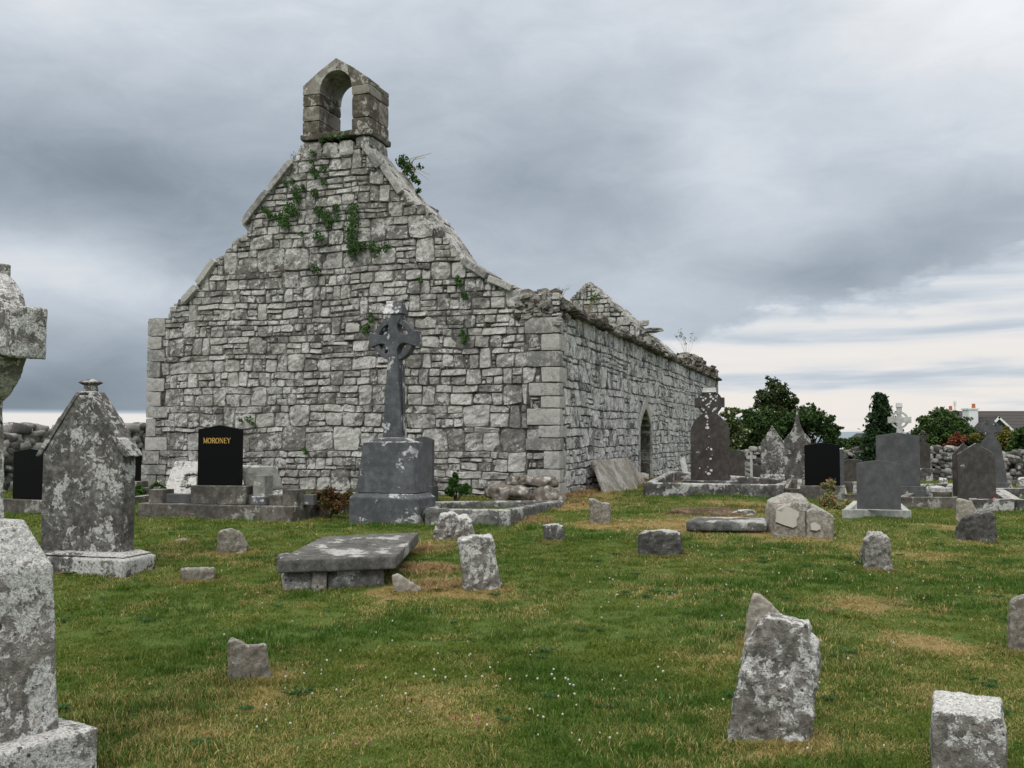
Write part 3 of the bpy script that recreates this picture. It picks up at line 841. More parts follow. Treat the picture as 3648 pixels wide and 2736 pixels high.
# ivy on the front wall
def R1(x, y): return (450 + x / 1.8433, 150 + y / 1.8433)
def R2(x, y): return (450 + x / 1.8433, 950 + y / 1.8433)
def R3(x, y): return (1450 + x / 1.8433, 950 + y / 1.8433)
IVY = [("dense ivy patch below the left coping of the gable", [(R1(1125, 985), 42), (R1(1140, 1040), 34), (R1(1085, 1090), 48), (R1(1060, 1150), 50), (R1(1055, 1205), 34), (R1(1130, 1120), 42), (R1(925, 1110), 26), (R1(960, 1140), 32), (R1(1010, 1150), 30)], 1.6),
       ("tall hanging column of ivy, the longest on the gable", [(R1(1505, 1110), 45), (R1(1500, 1180), 50), (R1(1490, 1250), 56), (R1(1495, 1320), 52), (R1(1500, 1375), 40), (R1(1560, 1345), 30)], 1.8),
       ("small ivy clump between the stones in the centre of the upper gable", [(R1(1270, 1115), 34), (R1(1320, 1140), 44), (R1(1340, 1190), 36), (R1(1385, 1090), 30), (R1(1400, 1160), 24), (R1(1250, 990), 24), (R1(1255, 1010), 20)], 1.5),
       ("small ivy tuft high on the gable under the bellcote", [(R1(1240, 855), 32), (R1(1265, 880), 24), (R1(1310, 845), 24), (R1(1305, 925), 26), (R1(1225, 790), 14), (R1(1240, 740), 20)], 1.3),
       ("thin ivy sprays on the left of the gable top courses", [(R1(1100, 925), 22), (R1(1060, 935), 14), (R1(1175, 955), 18), (R1(1180, 970), 12)], 1.2),
       ("ivy trailing right of the tall ivy column", [(R1(1620, 1340), 34), (R1(1665, 1375), 24), (R1(1720, 1350), 32), (R1(1640, 1410), 16)], 1.3),
       ("ivy clump below the gable's central ivy", [(R1(1265, 1270), 36), (R1(1295, 1295), 22), (R1(1160, 1265), 16), (R1(1245, 1490), 32), (R1(1270, 1500), 20)], 1.2),
       ("ivy fringe in the shade under the bellcote sill", [(R1(1300, 645), 22), (R1(1360, 632), 24), (R1(1420, 625), 24), (R1(1455, 618), 16)], 1.6),
       ("ivy strand running down near the right end of the gable slope", [(R3(345, 85), 24), (R3(360, 120), 18), (R3(380, 185), 22), (R3(395, 205), 14), (R3(100, 98), 14)], 1.5),
       ("little ivy sprig on the wall right of the Celtic cross", [(R3(370, 440), 18), (R3(385, 465), 24), (R3(380, 500), 14)], 1.4),
       ("bright green ivy sprig beside the left arm of the Celtic cross", [(R2(1620, 320), 14), (R2(1622, 355), 16), (R2(1580, 415), 24), (R2(1600, 390), 16), (R2(1555, 400), 10)], 1.6),
       ("tiny ivy tuft low on the wall right of the black gold-lettered headstone", [(R2(820, 1000), 24), (R2(765, 1010), 14), (R2(845, 1030), 12)], 1.2),
       ("tiny ivy tuft in the joints near the foot of the gable wall", [(R2(1180, 1200), 14), (R2(1195, 1225), 10)], 1.4)]
rnd = random.Random(5)
for lab, cl, dens in IVY:
    mb = MB(); c0 = None
    for (px, py), r in cl:
        u, z = fuv(px, py); r_m = r / 1.8433 * 19 / F
        if c0 is None: c0 = fpt(u, z, .03)
        pts = []
        for k in range(int(r * dens * 1.7) + 5):
            a = rnd.uniform(0, 6.28); q = r_m * math.sqrt(rnd.random()) * rnd.uniform(.6, 1.25)
            pts.append(fpt(u + math.cos(a) * q, z + math.sin(a) * q, rnd.uniform(.03, .14)))
        leaves(mb, pts, .036, rnd, flat=-SD, el=1.1)
    o = mb.build('ivy', M['ivy'], origin=c0); tag(o, lab, 'ivy', 'ivy growing on the church gable')
# bush growing behind the bellcote's right foot
mb = MB(); c0 = fpt(*fuv(1400, 560), -.5)
for (px, py), r, n in [(R1(1730, 730), 55, 260), (R1(1770, 780), 55, 260), (R1(1800, 840), 34, 110), (R1(1835, 870), 24, 60), (R1(1835, 930), 24, 60), (R1(1840, 765), 24, 40), (R1(1865, 770), 10, 10)]:
    u, z = fuv(px, py); pts = cluster(fpt(u, z, -.6), r * .85 / 1.84 * 19.5 / F, n, rnd); leaves(mb, pts, .036, rnd)
stem = MB()
for k in range(8):
    a = fpt(*fuv(1385, 590), -.6); e = a + RD * rnd.uniform(.25, .65) + UP * rnd.uniform(-.3, .5); m_ = (a + e) / 2 + UP * .12
    tube(stem, [a, m_, e], [.010, .007, .004], 4)
t0 = thing('wall_shrub', c0, 'leafy green shrub sprouting from the slope right of the bellcote', 'shrub')
mb.build('leaves', M['ivy'], t0); stem.build('stems', M['straw'], t0)
# twiggy weeds on wall tops
def weed(base, h, n, lab, mat='twig', spread=.25, leaf=.02):
    t0 = thing('weed', base, lab, 'weed', 'weeds sprouting from the church walls')
    a = MB(); b_ = MB()
    for k in range(n):
        e = base + Vector((rnd.uniform(-spread, spread), rnd.uniform(-spread, spread), h * rnd.uniform(.6, 1))); m_ = (base * .5 + e * .5) + Vector((rnd.uniform(-.05, .05), 0, .05))
        tube(a, [base, m_, e], [.006, .004, .002], 3)
        pts = []
        for q in range(14):
            f = rnd.uniform(.3, 1); pts.append(m_ * (1 - f) + e * f + Vector((rnd.uniform(-.05, .05), rnd.uniform(-.05, .05), rnd.uniform(-.04, .06))))
        leaves(b_, pts, leaf, rnd)
    a.build('stems', M['straw'], t0); b_.build('leaves', M[mat], t0)
weed(fpt(*fuv(1028, 590), -.4), .42, 7, 'wispy weed on the left slope below the bellcote', spread=.18)
weed(spt(suv(2488, 1300)[0], ztop(20) + .45, -.4), 1.2, 8, 'tall wispy weed on the far end of the side wall top', spread=.5, leaf=.035)
weed(P(2098, 1105, 20.5), .35, 10, 'green weed growing on the side wall top near the front corner', mat='fern', spread=.25, leaf=.03)
weed(P(2000, 1062, 18.3), .2, 5, 'short wisps on the broken front corner of the wall top', spread=.15, leaf=.012)

# ================================================================== dry stone walls
def drystone(name, label, pts, h, rnd, size=.17, thick=.55, hvar=.08):
    a = Vector((pts[0][0], pts[0][1], 0)); 
    mb = MB()
    for (x0, y0), (x1, y1) in zip(pts[:-1], pts[1:]):
        L_ = math.hypot(x1 - x0, y1 - y0); d = Vector(((x1 - x0) / L_, (y1 - y0) / L_, 0)); nn = Vector((d.y, -d.x, 0))
        nseg = max(1, int(L_ / 2))
        for q in range(nseg):
            f0, f1 = q / nseg, (q + 1) / nseg; O = Vector((x0, y0, 0)) + d * L_ * f0; zc = g(O.x, O.y)
            mb.box(O + UP * zc, (d, nn, UP), 0, L_ / nseg + .01, -thick / 2 + .14, thick / 2 - .14, -.4, h * .82, 1)
        s = 0
        ang = math.atan2(d.y, d.x)
        while s < L_:
            w = size * rnd.uniform(.8, 1.5)
            x, y = x0 + d.x * s, y0 + d.y * s; z = g(x, y) - .08; hh = h + hvar * noise.noise(Vector((x, y, 0)) * 1.3) * 2
            while z - g(x, y) < hh:
                hz_ = size * rnd.uniform(.45, .95)
                for side in (-1, 1):
                    o = Vector((x, y, z + hz_ * .5)) + d * rnd.uniform(-.5, .5) * w + nn * side * (thick / 2 - .12 + rnd.uniform(-.04, .05))
                    blob(mb, o, (w * rnd.uniform(.5, .75), .17, hz_ * rnd.uniform(.55, .75)), rnd, rot_axes(ang + rnd.uniform(-.3, .3), rnd.uniform(-.15, .15), rnd.uniform(-.25, .25)), .5, .16, 3)
                z += hz_ * .95
            s += w * 1.0
    z0 = g(*pts[0])
    o = mb.build(name, [M['drywall'], M['core']], origin=(pts[0][0], pts[0][1], z0), smooth=True)
    tag(o, label, 'stone wall')
drystone('dry_stone_wall', 'dry stone boundary wall of rounded field stones left of the church', [(-13.5, 16.0), (-10.4, 19.5), (-8.35, 24.5)], 1.16, rnd, size=.20, hvar=.12)
drystone('dry_stone_wall', 'low dry stone boundary wall at the back of the graveyard on the right', [(5.6, 34.5), (9.8, 33.0), (13.5, 31.0), (18.0, 28.5), (23, 26)], .85, rnd, size=.2, hvar=.12)

# ================================================================== headstones and crosses
def frame(px, py=None, Y=None, yaw=0.0):
    """base frame at pixel; returns origin on the ground + axes"""
    if Y is None: O = G(px, py)
    else:
        x = (px - 1824) / F * Y; O = Vector((x, Y, g(x, Y)))
    a = math.radians(yaw)
    A = RD * math.cos(a) + SD * math.sin(a); B = UP.cross(A)
    return O, A, B
def pxw(xl, xr, O, A):       # metres between two pixel columns along axis A at O
    def hit(px):
        k = (px - 1824) / F; return (k * O.y - O.x) / (A.x - k * A.y)
    return hit(xl), hit(xr)
def zat_(py, px, Y): return P(px, py, Y).z
PROF = {'rect': [(-1, 1), (1, 1)],
        'peak': [(-1, .94), (0, 1), (1, .94)],
        'arch': [(-1 + .2 * k, .93 + .07 * (1 - (-1 + .2 * k) ** 2)) for k in range(11)],
        'steep': [(-1, .64), (-.93, .66), (-.25, .90), (-.06, .965), (-.08, .985), (0, 1), (.08, .985), (.06, .965), (.25, .90), (.93, .66), (1, .64)],
        'roof': [(-1, .80), (0, 1), (1, .80)],
        'spire': [(-1, .55), (-1, .62), (-.8, .66), (-.55, .70), (-.35, .76), (-.16, .86), (-.02, 1), (.02, 1), (.16, .86), (.35, .76), (.55, .70), (.8, .66), (1, .62), (1, .55)],
        'semi': [(math.cos(math.pi - math.pi * k / 10), .6 + .4 * math.sin(math.pi * k / 10)) for k in range(11)]}
def headstone(xl, xr, ytop, ybot, label, mat, prof='peak', Y=None, yaw=0, thick=.10, base=None, gpx=None, group=None, foot=0.0, rough=0, name='headstone', lean=0, bmat=None, cat='headstone'):
    """pixel box of the slab; Y depth or ground pixel row gpx"""
    cx = (xl + xr) / 2
    O, A, B = frame(cx, gpx if gpx else ybot, Y, yaw)
    l, r = pxw(xl, xr, O, A); w = (r - l) / 2; O = O + A * ((l + r) / 2)
    O.z = g(O.x, O.y)
    z0 = zat_(ybot, cx, O.y); z1 = zat_(ytop, cx, O.y)
    t0 = thing(name, O, label, cat, group)
    poly = [(-w, 0), (w, 0)] + [(w * s, (z1 - z0) * tt) for s, tt in reversed(PROF[prof])]
    if not base: poly = [(-w, -(z0 - O.z) - .15)] + [(w, -(z0 - O.z) - .15)] + poly[2:]
    mb = MB(); Cn = UP + B * lean
    mb.prism(poly, lambda a, b, d: O + UP * (z0 - O.z) + A * a + Cn * b + B * d, 0, thick, 0, rnd.random())
    o = mb.build('slab', M[mat], t0, recalc=True)
    if rough: weather(o, max(.015, w / 25), rough, .2, rough * .3, .04)
    else: bevel(o, .007)
    if base:
        for (bw0, bd0, bz0, bw1, bd1, bz1) in base:       # relative metres: half widths / depths
            mb = MB(); H = (z0 - O.z)
            mb.frustum(O + B * thick / 2, (A, B, UP), bw0 * 2 * w, bd0, bz0 * H if bz0 else -.15, bw1 * 2 * w, bd1, bz1 * H)
            q = mb.build('plinth', M[bmat or mat], t0, recalc=True)
            if rough: weather(q, .03, rough, .2, rough * .3, .04)
            else: bevel(q, .01)
    return t0, O, A, B, z0, z1, w

# -- left side
t2, O2, A2, B2, z0, z1, w2 = headstone(155, 440, 1400, 1963, 'tall gable-topped lichened gravestone with carved finial, standing on a stone plinth at the left', 'tomb', prof='rect', gpx=2040, yaw=4,
     thick=.20, base=[(1.36, .52, 0, 1.36, .52, .80), (1.36, .52, .80, 1.12, .34, 1.0)], rough=.012)
# replace the slab profile by gabled one with roof slabs and finial
for c in list(t2.children):
    if c.name.startswith('slab'): bpy.data.objects.remove(c)
H = z1 - z0; mb = MB(); fn2 = lambda a, b, d: O2 + UP * (z0 - O2.z) + A2 * a + UP * b + B2 * d
mb.prism([(-w2, -.01), (w2, -.01), (w2, H * .60), (w2 * .18, H * .985), (-w2 * .18, H * .985), (-w2, H * .60)], fn2, 0, .22)
weather(mb.build('slab', M['tomb'], t2, recalc=True), .014, .012, .12, .008, .025)
for s in (-1, 1):
    mb = MB()
    p = [(w2 * 1.10 * s, H * .592), (w2 * 1.0 * s, H * .612), (w2 * .13 * s, H * .985), (w2 * .16 * s, H * 1.01), (w2 * .55 * s, H * .855), (w2 * .60 * s, H * .845), (w2 * .85 * s, H * .715), (w2 * .92 * s, H * .705), (w2 * 1.16 * s, H * .60)]
    mb.prism(p, fn2, -.012, .235); bevel(mb.build('gable_roof', M['tomb'], t2, recalc=True), .008)
mb = MB(); fo = fn2(0, 0, .11)
for w_, zz0, wb, zz1 in [(.20, .985, .24, 1.005), (.24, 1.005, .15, 1.015), (.15, 1.015, .13, 1.05), (.13, 1.05, .24, 1.068), (.24, 1.068, .22, 1.075), (.22, 1.075, .07, 1.092)]:
    mb.frustum(fo, (A2, B2, UP), w_ * .72, w_ * .72, zz0 * H, wb * .72, wb * .72, zz1 * H)
bevel(mb.build('finial', M['tomb'], t2, recalc=True), .006)

def kerbset(corners, h, w, label, mat='concrete', fill=None, name='grave_kerb', sink=.1, group='grave kerbs', rough=0):
    """corners ground points (x,y) in order; closed ring of kerb bars"""
    c0 = corners[0]; t0 = thing(name, (c0.x, c0.y, g(c0.x, c0.y)), label, 'grave kerb', group)
    n = len(corners)
    for i in range(n):
        a, b_ = corners[i], corners[(i + 1) % n]
        d = Vector((b_.x - a.x, b_.y - a.y, 0)); L_ = d.length; d.normalize(); nn = Vector((-d.y, d.x, 0))
        if i % 2: e0, e1 = w * .5 + .002, L_ - w * .5 - .002
        else: e0, e1 = -w * .5, L_ + w * .5
        mb = MB(); za, zb_ = a.z, b_.z
        vs = []
        for e, zz in ((e0, za), (e1, zb_)):
            for s in (-w / 2, w / 2):
                for z in (-sink, h): vs.append(Vector((a.x, a.y, 0)) + d * e + nn * s + UP * (zz + z - (.003 if i % 2 else 0)))
        mb.add(vs, [(0, 1, 3, 2), (4, 6, 7, 5), (0, 4, 5, 1), (2, 3, 7, 6), (1, 5, 7, 3), (0, 2, 6, 4)], 0, rnd.random())
        o = mb.build('kerb', M[mat], t0, recalc=True)
        if rough: weather(o, .03, rough, .2, rough * .4, .05)
        else: bevel(o, .012)
    if fill:
        mb = MB(); mb.add([Vector((c.x, c.y, c.z + h * fill[1])) for c in corners], [tuple(range(n))], 0, .5)
        mb.build('gravel_bed', M[fill[0]], t0, recalc=True)
    return t0

# black headstones at far left
headstone(52, 172, 1598, 1779, 'polished black headstone on a pale concrete plinth at the far left, before the field wall', 'black', 'peak', Y=15.3, yaw=-6, thick=.1, base=[(1.5, .35, 0, 1.5, .35, 1.0)], bmat='concrete')
headstone(402, 494, 1587, 1713, 'narrow polished black headstone half hidden behind the tall gable-topped gravestone', 'black', 'peak', Y=19.0, yaw=-6, thick=.1, base=[(1.25, .3, 0, 1.25, .3, 1.0)], bmat='concrete')
kerbset([G(440, 1800), G(545, 1785), P(560, 1755, 18.6), P(445, 1765, 18.6)], .12, .12, 'low concrete kerb of a grave between the black headstone and the church corner')

# MORONEY grave
Oc, Ac, Bc = frame(770, 1851, None, 3)
def mpt(px, py, Y): return P(px, py, Y)
Ym = Oc.y
plat = thing('grave_platform', Oc, 'long weathered concrete grave platform carrying the black gold-lettered headstone', 'grave platform')
l, r = pxw(497, 1047, Oc, Ac); zt = zat_(1799, 770, Ym)
mb = MB(); mb.box(Vector((Oc.x, Oc.y, 0)), (Ac, Bc, UP), l, r, 0, 2.5, Oc.z - .3, zt); bevel(mb.build('slab', M['concrete'], plat, recalc=True), .015)
Y2 = Ym + .35; zc = lambda py, px: zat_(py, px, Y2)
def pbox(xl, xr, yt, yb, d0, d1, mat, name='block', par=plat):
    l_, r_ = pxw(xl, xr, Oc + Bc * d0, Ac); z0_ = zt if yb is None else zat_(yb, (xl + xr) / 2, Ym + d0)
    z1_ = zat_(yt, (xl + xr) / 2, Ym + d0)
    mb = MB(); mb.box(Vector((Oc.x, Oc.y, 0)), (Ac, Bc, UP), l_, r_, d0, d1, zt - .002, z1_)
    return bevel(mb.build(name, M[mat], par, recalc=True), .01)
pbox(535, 584, 1748, None, .12, .42, 'concrete', 'corner_block'); pbox(1009, 1060, 1741, None, .12, .42, 'concrete', 'corner_block')
pbox(585, 682, 1763, None, .2, .34, 'grey', 'kerb'); pbox(1061, 1120, 1757, None, .3, .42, 'grey', 'kerb')
pbox(868, 1008, 1761, None, .18, .34, 'concrete', 'kerb')
hb = thing('headstone', Oc + Bc * .15 + UP * (zt - Oc.z), 'black headstone with gold surname on a concrete plinth before the church gable', 'headstone')
l_, r_ = pxw(683, 879, Oc + Bc * .1, Ac); zp1 = zat_(1731, 780, Ym + .1)
mb = MB(); mb.box(Vector((Oc.x, Oc.y, 0)), (Ac, Bc, UP), l_, r_, .1, .46, zt + .002, zp1); bevel(mb.build('plinth', M['concrete'], hb, recalc=True), .01)
l_, r_ = pxw(707, 856, Oc + Bc * .22, Ac); zh = zat_(1514, 780, Ym + .22); zs_ = zat_(1529, 780, Ym + .22)
mb = MB(); OM = Vector((Oc.x, Oc.y, 0))
mb.prism([(l_, zp1 + .002), (r_, zp1 + .002), (r_, zs_), ((l_ + r_) / 2, zh), (l_, zs_)], lambda a, b, d: OM + Ac * a + UP * b + Bc * d, .22, .32)
bevel(mb.build('slab', M['black'], hb, recalc=True), .006)
# gold serif capitals
lt = MB()
cap = zat_(1560, 780, Ym + .22) - zat_(1579.5, 780, Ym + .22); zb0 = zat_(1579.5, 780, Ym + .22)
lx0, lx1 = pxw(726, 824, Oc + Bc * .22, Ac); Wd = lx1 - lx0
def seg(x0, y0, x1, y1, w):     # in letter units (0..1 height)
    d = math.hypot(x1 - x0, y1 - y0) or 1; nx, ny = -(y1 - y0) / d * w / 2, (x1 - x0) / d * w / 2
    pl = [(x0 + nx, y0 + ny), (x0 - nx, y0 - ny), (x1 - nx, y1 - ny), (x1 + nx, y1 + ny)]
    lt.prism([(cx_ + p[0] * cap * sc_, zb0 + p[1] * cap) for p in pl], lambda a, b, dd: OM + Ac * a + UP * b + Bc * dd, .2165, .2185)
def ring(cx, cy, rx, ry, w, n=20):
    for k in range(n):
        a0, a1 = 2 * math.pi * k / n, 2 * math.pi * (k + 1) / n
        ww = w * (.45 + .75 * abs(math.cos((a0 + a1) / 2)))
        seg(cx + rx * math.cos(a0), cy + ry * math.sin(a0), cx + rx * math.cos(a1), cy + ry * math.sin(a1), ww)
TK, TN = .15, .07
def serif(x, y, w=.2): seg(x - w / 2, y, x + w / 2, y, .07)
LET = {'M': (1.0, lambda: (seg(.15, 0, .15, 1, TN), seg(.85, 0, .85, 1, TK), seg(.15, 1, .5, .08, TK), seg(.5, .08, .85, 1, TN), serif(.13, .03), serif(.87, .03), serif(.1, .97, .2), serif(.9, .97, .2))),
       'O': (.95, lambda: ring(.47, .5, .37, .45, TK)),
       'R': (.85, lambda: (seg(.2, 0, .2, 1, TK), seg(.2, .96, .5, .96, TN), seg(.2, .5, .5, .5, TN), seg(.5, .96, .68, .84, TK), seg(.68, .86, .68, .62, TK), seg(.68, .64, .5, .5, TK), seg(.42, .5, .78, .02, TK), serif(.2, .03), serif(.82, .03, .16), serif(.14, .97, .2))),
       'N': (.95, lambda: (seg(.17, 0, .17, 1, TN), seg(.8, 0, .8, 1, TN), seg(.17, 1, .8, .02, TK), serif(.17, .03), serif(.8, .97), serif(.12, .97, .2))),
       'E': (.78, lambda: (seg(.2, 0, .2, 1, TK), seg(.12, .96, .68, .96, TN), seg(.2, .52, .56, .52, TN), seg(.12, .04, .72, .04, TN), seg(.67, .96, .67, .8, .06), seg(.71, .04, .71, .22, .06), seg(.56, .42, .56, .62, .06))),
       'Y': (.9, lambda: (seg(.45, 0, .45, .48, TK), seg(.45, .46, .12, 1, TK), seg(.45, .46, .8, 1, TN), serif(.45, .03), serif(.13, .97), serif(.78, .97)))}
tot = sum(LET[c][0] for c in 'MORONEY'); sc_ = Wd / (tot * cap); cx_ = lx0
cap0 = cap
for ch in 'MORONEY':
    LET[ch][1](); cx_ += LET[ch][0] * cap0 * sc_
lt.build('lettering', M['gold'], hb, recalc=True)

# tilted memorial tablet on its support, right of it
tb = thing('memorial_tablet', Oc + Bc * .5 + Ac * .4 + UP * (zt - Oc.z), 'pale tilted stone tablet propped on a small pillar right of the black gold-lettered headstone', 'memorial')
Yt = Ym + .35
q = [P(850, 1669, Yt), P(983, 1660, Yt + .22), P(1012, 1741, Yt + .12), P(888, 1757, Yt - .02)]
nrm = (q[1] - q[0]).cross(q[3] - q[0]).normalized()
if nrm.y < 0: nrm = -nrm
mb = MB(); mb.add(q + [p + nrm * .05 for p in q], [(0, 1, 2, 3), (7, 6, 5, 4), (0, 4, 5, 1), (1, 5, 6, 2), (2, 6, 7, 3), (3, 7, 4, 0)])
bevel(mb.build('tablet', M.setdefault('tabl', None) or M.__setitem__('tabl', stone('tablet_stone', (.12, .125, .11, 1), (.18, .185, .165, 1), (.25, .25, .23, 1), la=.1, bump=.15, lsc=5)) or M['tabl'], tb, recalc=True), .006)
l_, r_ = pxw(903, 946, Oc + Bc * .15, Ac)
mb = MB(); mb.box(OM, (Ac, Bc, UP), l_, r_, .16, .40, zt + .06, zat_(1692, 925, Ym + .16)); bevel(mb.build('pillar', M['tabl'], tb, recalc=True), .01)
l_, r_ = pxw(899, 952, Oc + Bc * .1, Ac)
mb = MB(); mb.box(OM, (Ac, Bc, UP), l_, r_, .08, .44, zt + .003, zt + .125); bevel(mb.build('foot', M['cross'], tb, recalc=True), .01)

# leaning lichen slabs behind
def leaning(pxs, Yb, Yt_, label, mat, thick=.09, rough=.012, name='grave_slab', vox=.02, cat='stone slab', zdown=.1):
    """pxs: tl,tr,br,bl with depths"""
    tl, tr, br, bl = pxs
    ys = Yt_ if isinstance(Yt_, tuple) else (Yt_, Yt_); yb = Yb if isinstance(Yb, tuple) else (Yb, Yb)
    q = [P(*tl, ys[0]), P(*tr, ys[1]), P(*br, yb[1]), P(*bl, yb[0])]
    dn1 = (q[3] - q[0]).normalized() * zdown; dn2 = (q[2] - q[1]).normalized() * zdown
    q[3] = q[3] + dn1; q[2] = q[2] + dn2
    n_ = (q[1] - q[0]).cross(q[3] - q[0]).normalized()
    if n_.y < 0: n_ = -n_
    c = (q[2] + q[3]) / 2; c.z = g(c.x, c.y)
    mb = MB(); mb.add(q + [p + n_ * thick for p in q], [(0, 1, 2, 3), (7, 6, 5, 4), (0, 4, 5, 1), (1, 5, 6, 2), (2, 6, 7, 3), (3, 7, 4, 0)])
    o = mb.build(name, M[mat], origin=c, recalc=True); tag(o, label, cat)
    if rough: weather(o, vox, rough, .15, rough * .5, .03)
    return o
def R5(x, y): return (450 + x / 2.765, 1450 + y / 2.765)
leaning([R5(475, 525), R5(850, 535), R5(800, 860), R5(355, 850)], 19.0, (19.9, 19.55), 'white lichen-covered slab leaning on the church wall, left of the black gold-lettered headstone', 'lichen')
leaning([R5(1000, 562), R5(1480, 575), R5(1540, 850), R5(1010, 860)], 18.8, (19.55, 19.1), 'white lichen-covered slab leaning on the church wall behind the tilted tablet', 'lichen')

# -- main Celtic cross
def celtic(px, gpy, sc, label, mat, yaw=0, Y=None, ped=True, headonly=None, depth=.2, name='celtic_cross', top_z=None, prm=None, holes=False):
    pass
def cross_head_poly(sw_b, sw_t, zb_, zc_, arm, ah, top, notch, nsw=None):
    """right half outline going up; mirrored. notch radius for armpits"""
    pts = [(sw_b, zb_)]
    nsw = nsw or sw_t
    def arc(cx, cz, r, a0, a1, n=7): return [(cx + r * math.cos(math.radians(a0 + (a1 - a0) * k / n)), cz + r * math.sin(math.radians(a0 + (a1 - a0) * k / n))) for k in range(n + 1)]
    nx = sw_t * .60 + notch * .95; nz = ah * .56 + notch * .95
    pts += arc(nx, zc_ - nz, notch, 205, 65)
    pts += [(arm, zc_ - ah), (arm, zc_ + ah)]
    pts += arc(nx, zc_ + nz, notch, 295, 155)
    pts += [(sw_t, zc_ + nz + notch), (nsw, top)]
    return pts + [(-x, z) for x, z in reversed(pts)]
def annulus(mb, O, A, B, zc_, r0, r1, d0, d1, n=40):
    vs = []; fs = []
    for k in range(n):
        a = 2 * math.pi * k / n; c, s = math.cos(a), math.sin(a)
        for r_, d in ((r0, d0), (r1, d0), (r1, d1), (r0, d1)): vs.append(O + A * (r_ * c) + UP * (zc_ + r_ * s) + B * d)
    for k in range(n):
        k2 = (k + 1) % n
        for j in range(4):
            j2 = (j + 1) % 4; fs.append((k * 4 + j, k * 4 + j2, k2 * 4 + j2, k2 * 4 + j))
    mb.add(vs, fs)
O, A, B = frame(1369, 1866, None, 0)
l, r = pxw(1246.5, 1491.6, O, A); O = O + A * ((l + r) / 2); O.z = g(O.x, O.y); Yx = O.y
tc = thing('celtic_cross', O, 'tall blue-grey Celtic high cross on a tapered pedestal in front of the church gable', 'stone cross')
w = (r - l); zz = lambda py: zat_(py, 1369, Yx) - O.z
dD = .62; Oc2 = O + B * dD / 2
axs = (A, B, UP)
mb = MB(); mb.frustum(Oc2, axs, w, dD, -.15, w, dD, zz(1776)); mb.frustum(Oc2, axs, w, dD, zz(1776), w * .86, dD * .86, zz(1759)); bevel(mb.build('base', M['cross'], tc, recalc=True), .008)
mb = MB(); mb.frustum(Oc2, axs, w * .86, dD * .86, zz(1757.5), w * .70, dD * .66, zz(1576)); mb.frustum(Oc2, axs, w * .70, dD * .66, zz(1576), w * .56, dD * .5, zz(1571)); mb.frustum(Oc2, axs, w * .56, dD * .48, zz(1571), w * .40, dD * .40, zz(1561)); bevel(mb.build('pedestal', M['cross'], tc, recalc=True), .008)
kx = w / 245.0  # metres per pixel
zc0 = zz(1203); mpp = w / (1491.6 - 1246.5)
Oc3 = Oc2 + A * (mpp * 29)   # shaft centre sits right of base centre line in the photo
Oc3 = Oc2 - B * .085
ax_l, ax_r = pxw(1314, 1481, Oc3, A); shc = (ax_l + ax_r) / 2; Oc3 = Oc3 + A * shc
sd_ = .19
poly = cross_head_poly(34 * mpp, 27 * mpp, zz(1558), zc0, (ax_r - ax_l) / 2, 26 * mpp, zz(1108), 27 * mpp, 27 * mpp)
mb = MB(); mb.prism(poly, lambda a, b, d: Oc3 + A * a + UP * b + B * d, 0, sd_); bevel(mb.build('shaft', M['cross'], tc, recalc=True), .006)
mb = MB(); annulus(mb, Oc3, A, B, zc0, 55 * mpp, 71 * mpp, .02, sd_ - .02); bevel(mb.build('ring', M['cross'], tc, recalc=True), .005)
mb = MB()
for sx in (-1, 1):
    for sz in (-1, 1):
        c = (sx * 38 * mpp, zc0 + sz * 36 * mpp)
        for k in range(1):
            n = 10; pl = [(c[0] + 7 * mpp * math.cos(2 * math.pi * q_ / n), c[1] + 7 * mpp * math.sin(2 * math.pi * q_ / n)) for q_ in range(n)]
            mb = MB(); mb.prism(pl, lambda a, b, d: Oc3 + A * a + UP * b + B * d, .04, sd_ - .04)
            bevel(mb.build('armpit_roll', M['cross'], tc, recalc=True), .004)
mb = MB(); hw_ = 33 * mpp
mb.frustum(Oc3 + B * sd_ / 2, axs, hw_ * 2.08, sd_ * 1.3, zz(1111), hw_ * 1.75, sd_ * .55, zz(1070)); mb.frustum(Oc3 + B * sd_ / 2, axs, hw_ * 1.85, sd_ * .6, zz(1070), hw_ * 1.85, sd_ * .45, zz(1063))
M['crosscap'] = stone('cap_lichen', (.075, .08, .088, 1), (.10, .105, .115, 1), (.13, .135, .145, 1), la=.62, lsc=6, bump=.2, lichen=(.72, .72, .72, 1), top=.1)
bevel(mb.build('cap', M['crosscap'], tc, recalc=True), .005)
# interlace panel on the side face: shallow raised knots
mb = MB(); z_a, z_b = zz(1540), zz(1290)
for k in range(26):
    f = k / 26; zc_ = z_a + (z_b - z_a) * f; half = (34 + (29 - 34) * f) * mpp
    for s in (-1, 1):
        c = Oc3 + A * (half + .001) + UP * zc_ + B * (sd_ / 2)
        mb.box(c, (A, (B * s * .7 + UP * .7).normalized(), (UP * s * .7 - B * .7).normalized() * s), 0, .006, -.045, .045, -.008, .008)
mb.build('knotwork', M['cross'], tc, recalc=True)
headstone(1475, 1540, 1555, 1730, 'plain grey headstone standing behind the tall Celtic cross', 'grey', 'arch', Y=16.8, thick=.1, base=[(1.25, .28, 0, 1.25, .28, 1.0)])

# grave kerbs right of cross
ck = [G(1538, 1868), G(1800, 1872), G(1985, 1806), P(1560, 1778, 15.8)]
ck[3].z = g(ck[3].x, ck[3].y) - .10; ck[2].z -= .11
kerbset(ck, .22, .16, 'weathered lichened stone kerb of the grave right of the tall Celtic cross', 'slabgrey', ('soil', .25), rough=.012)
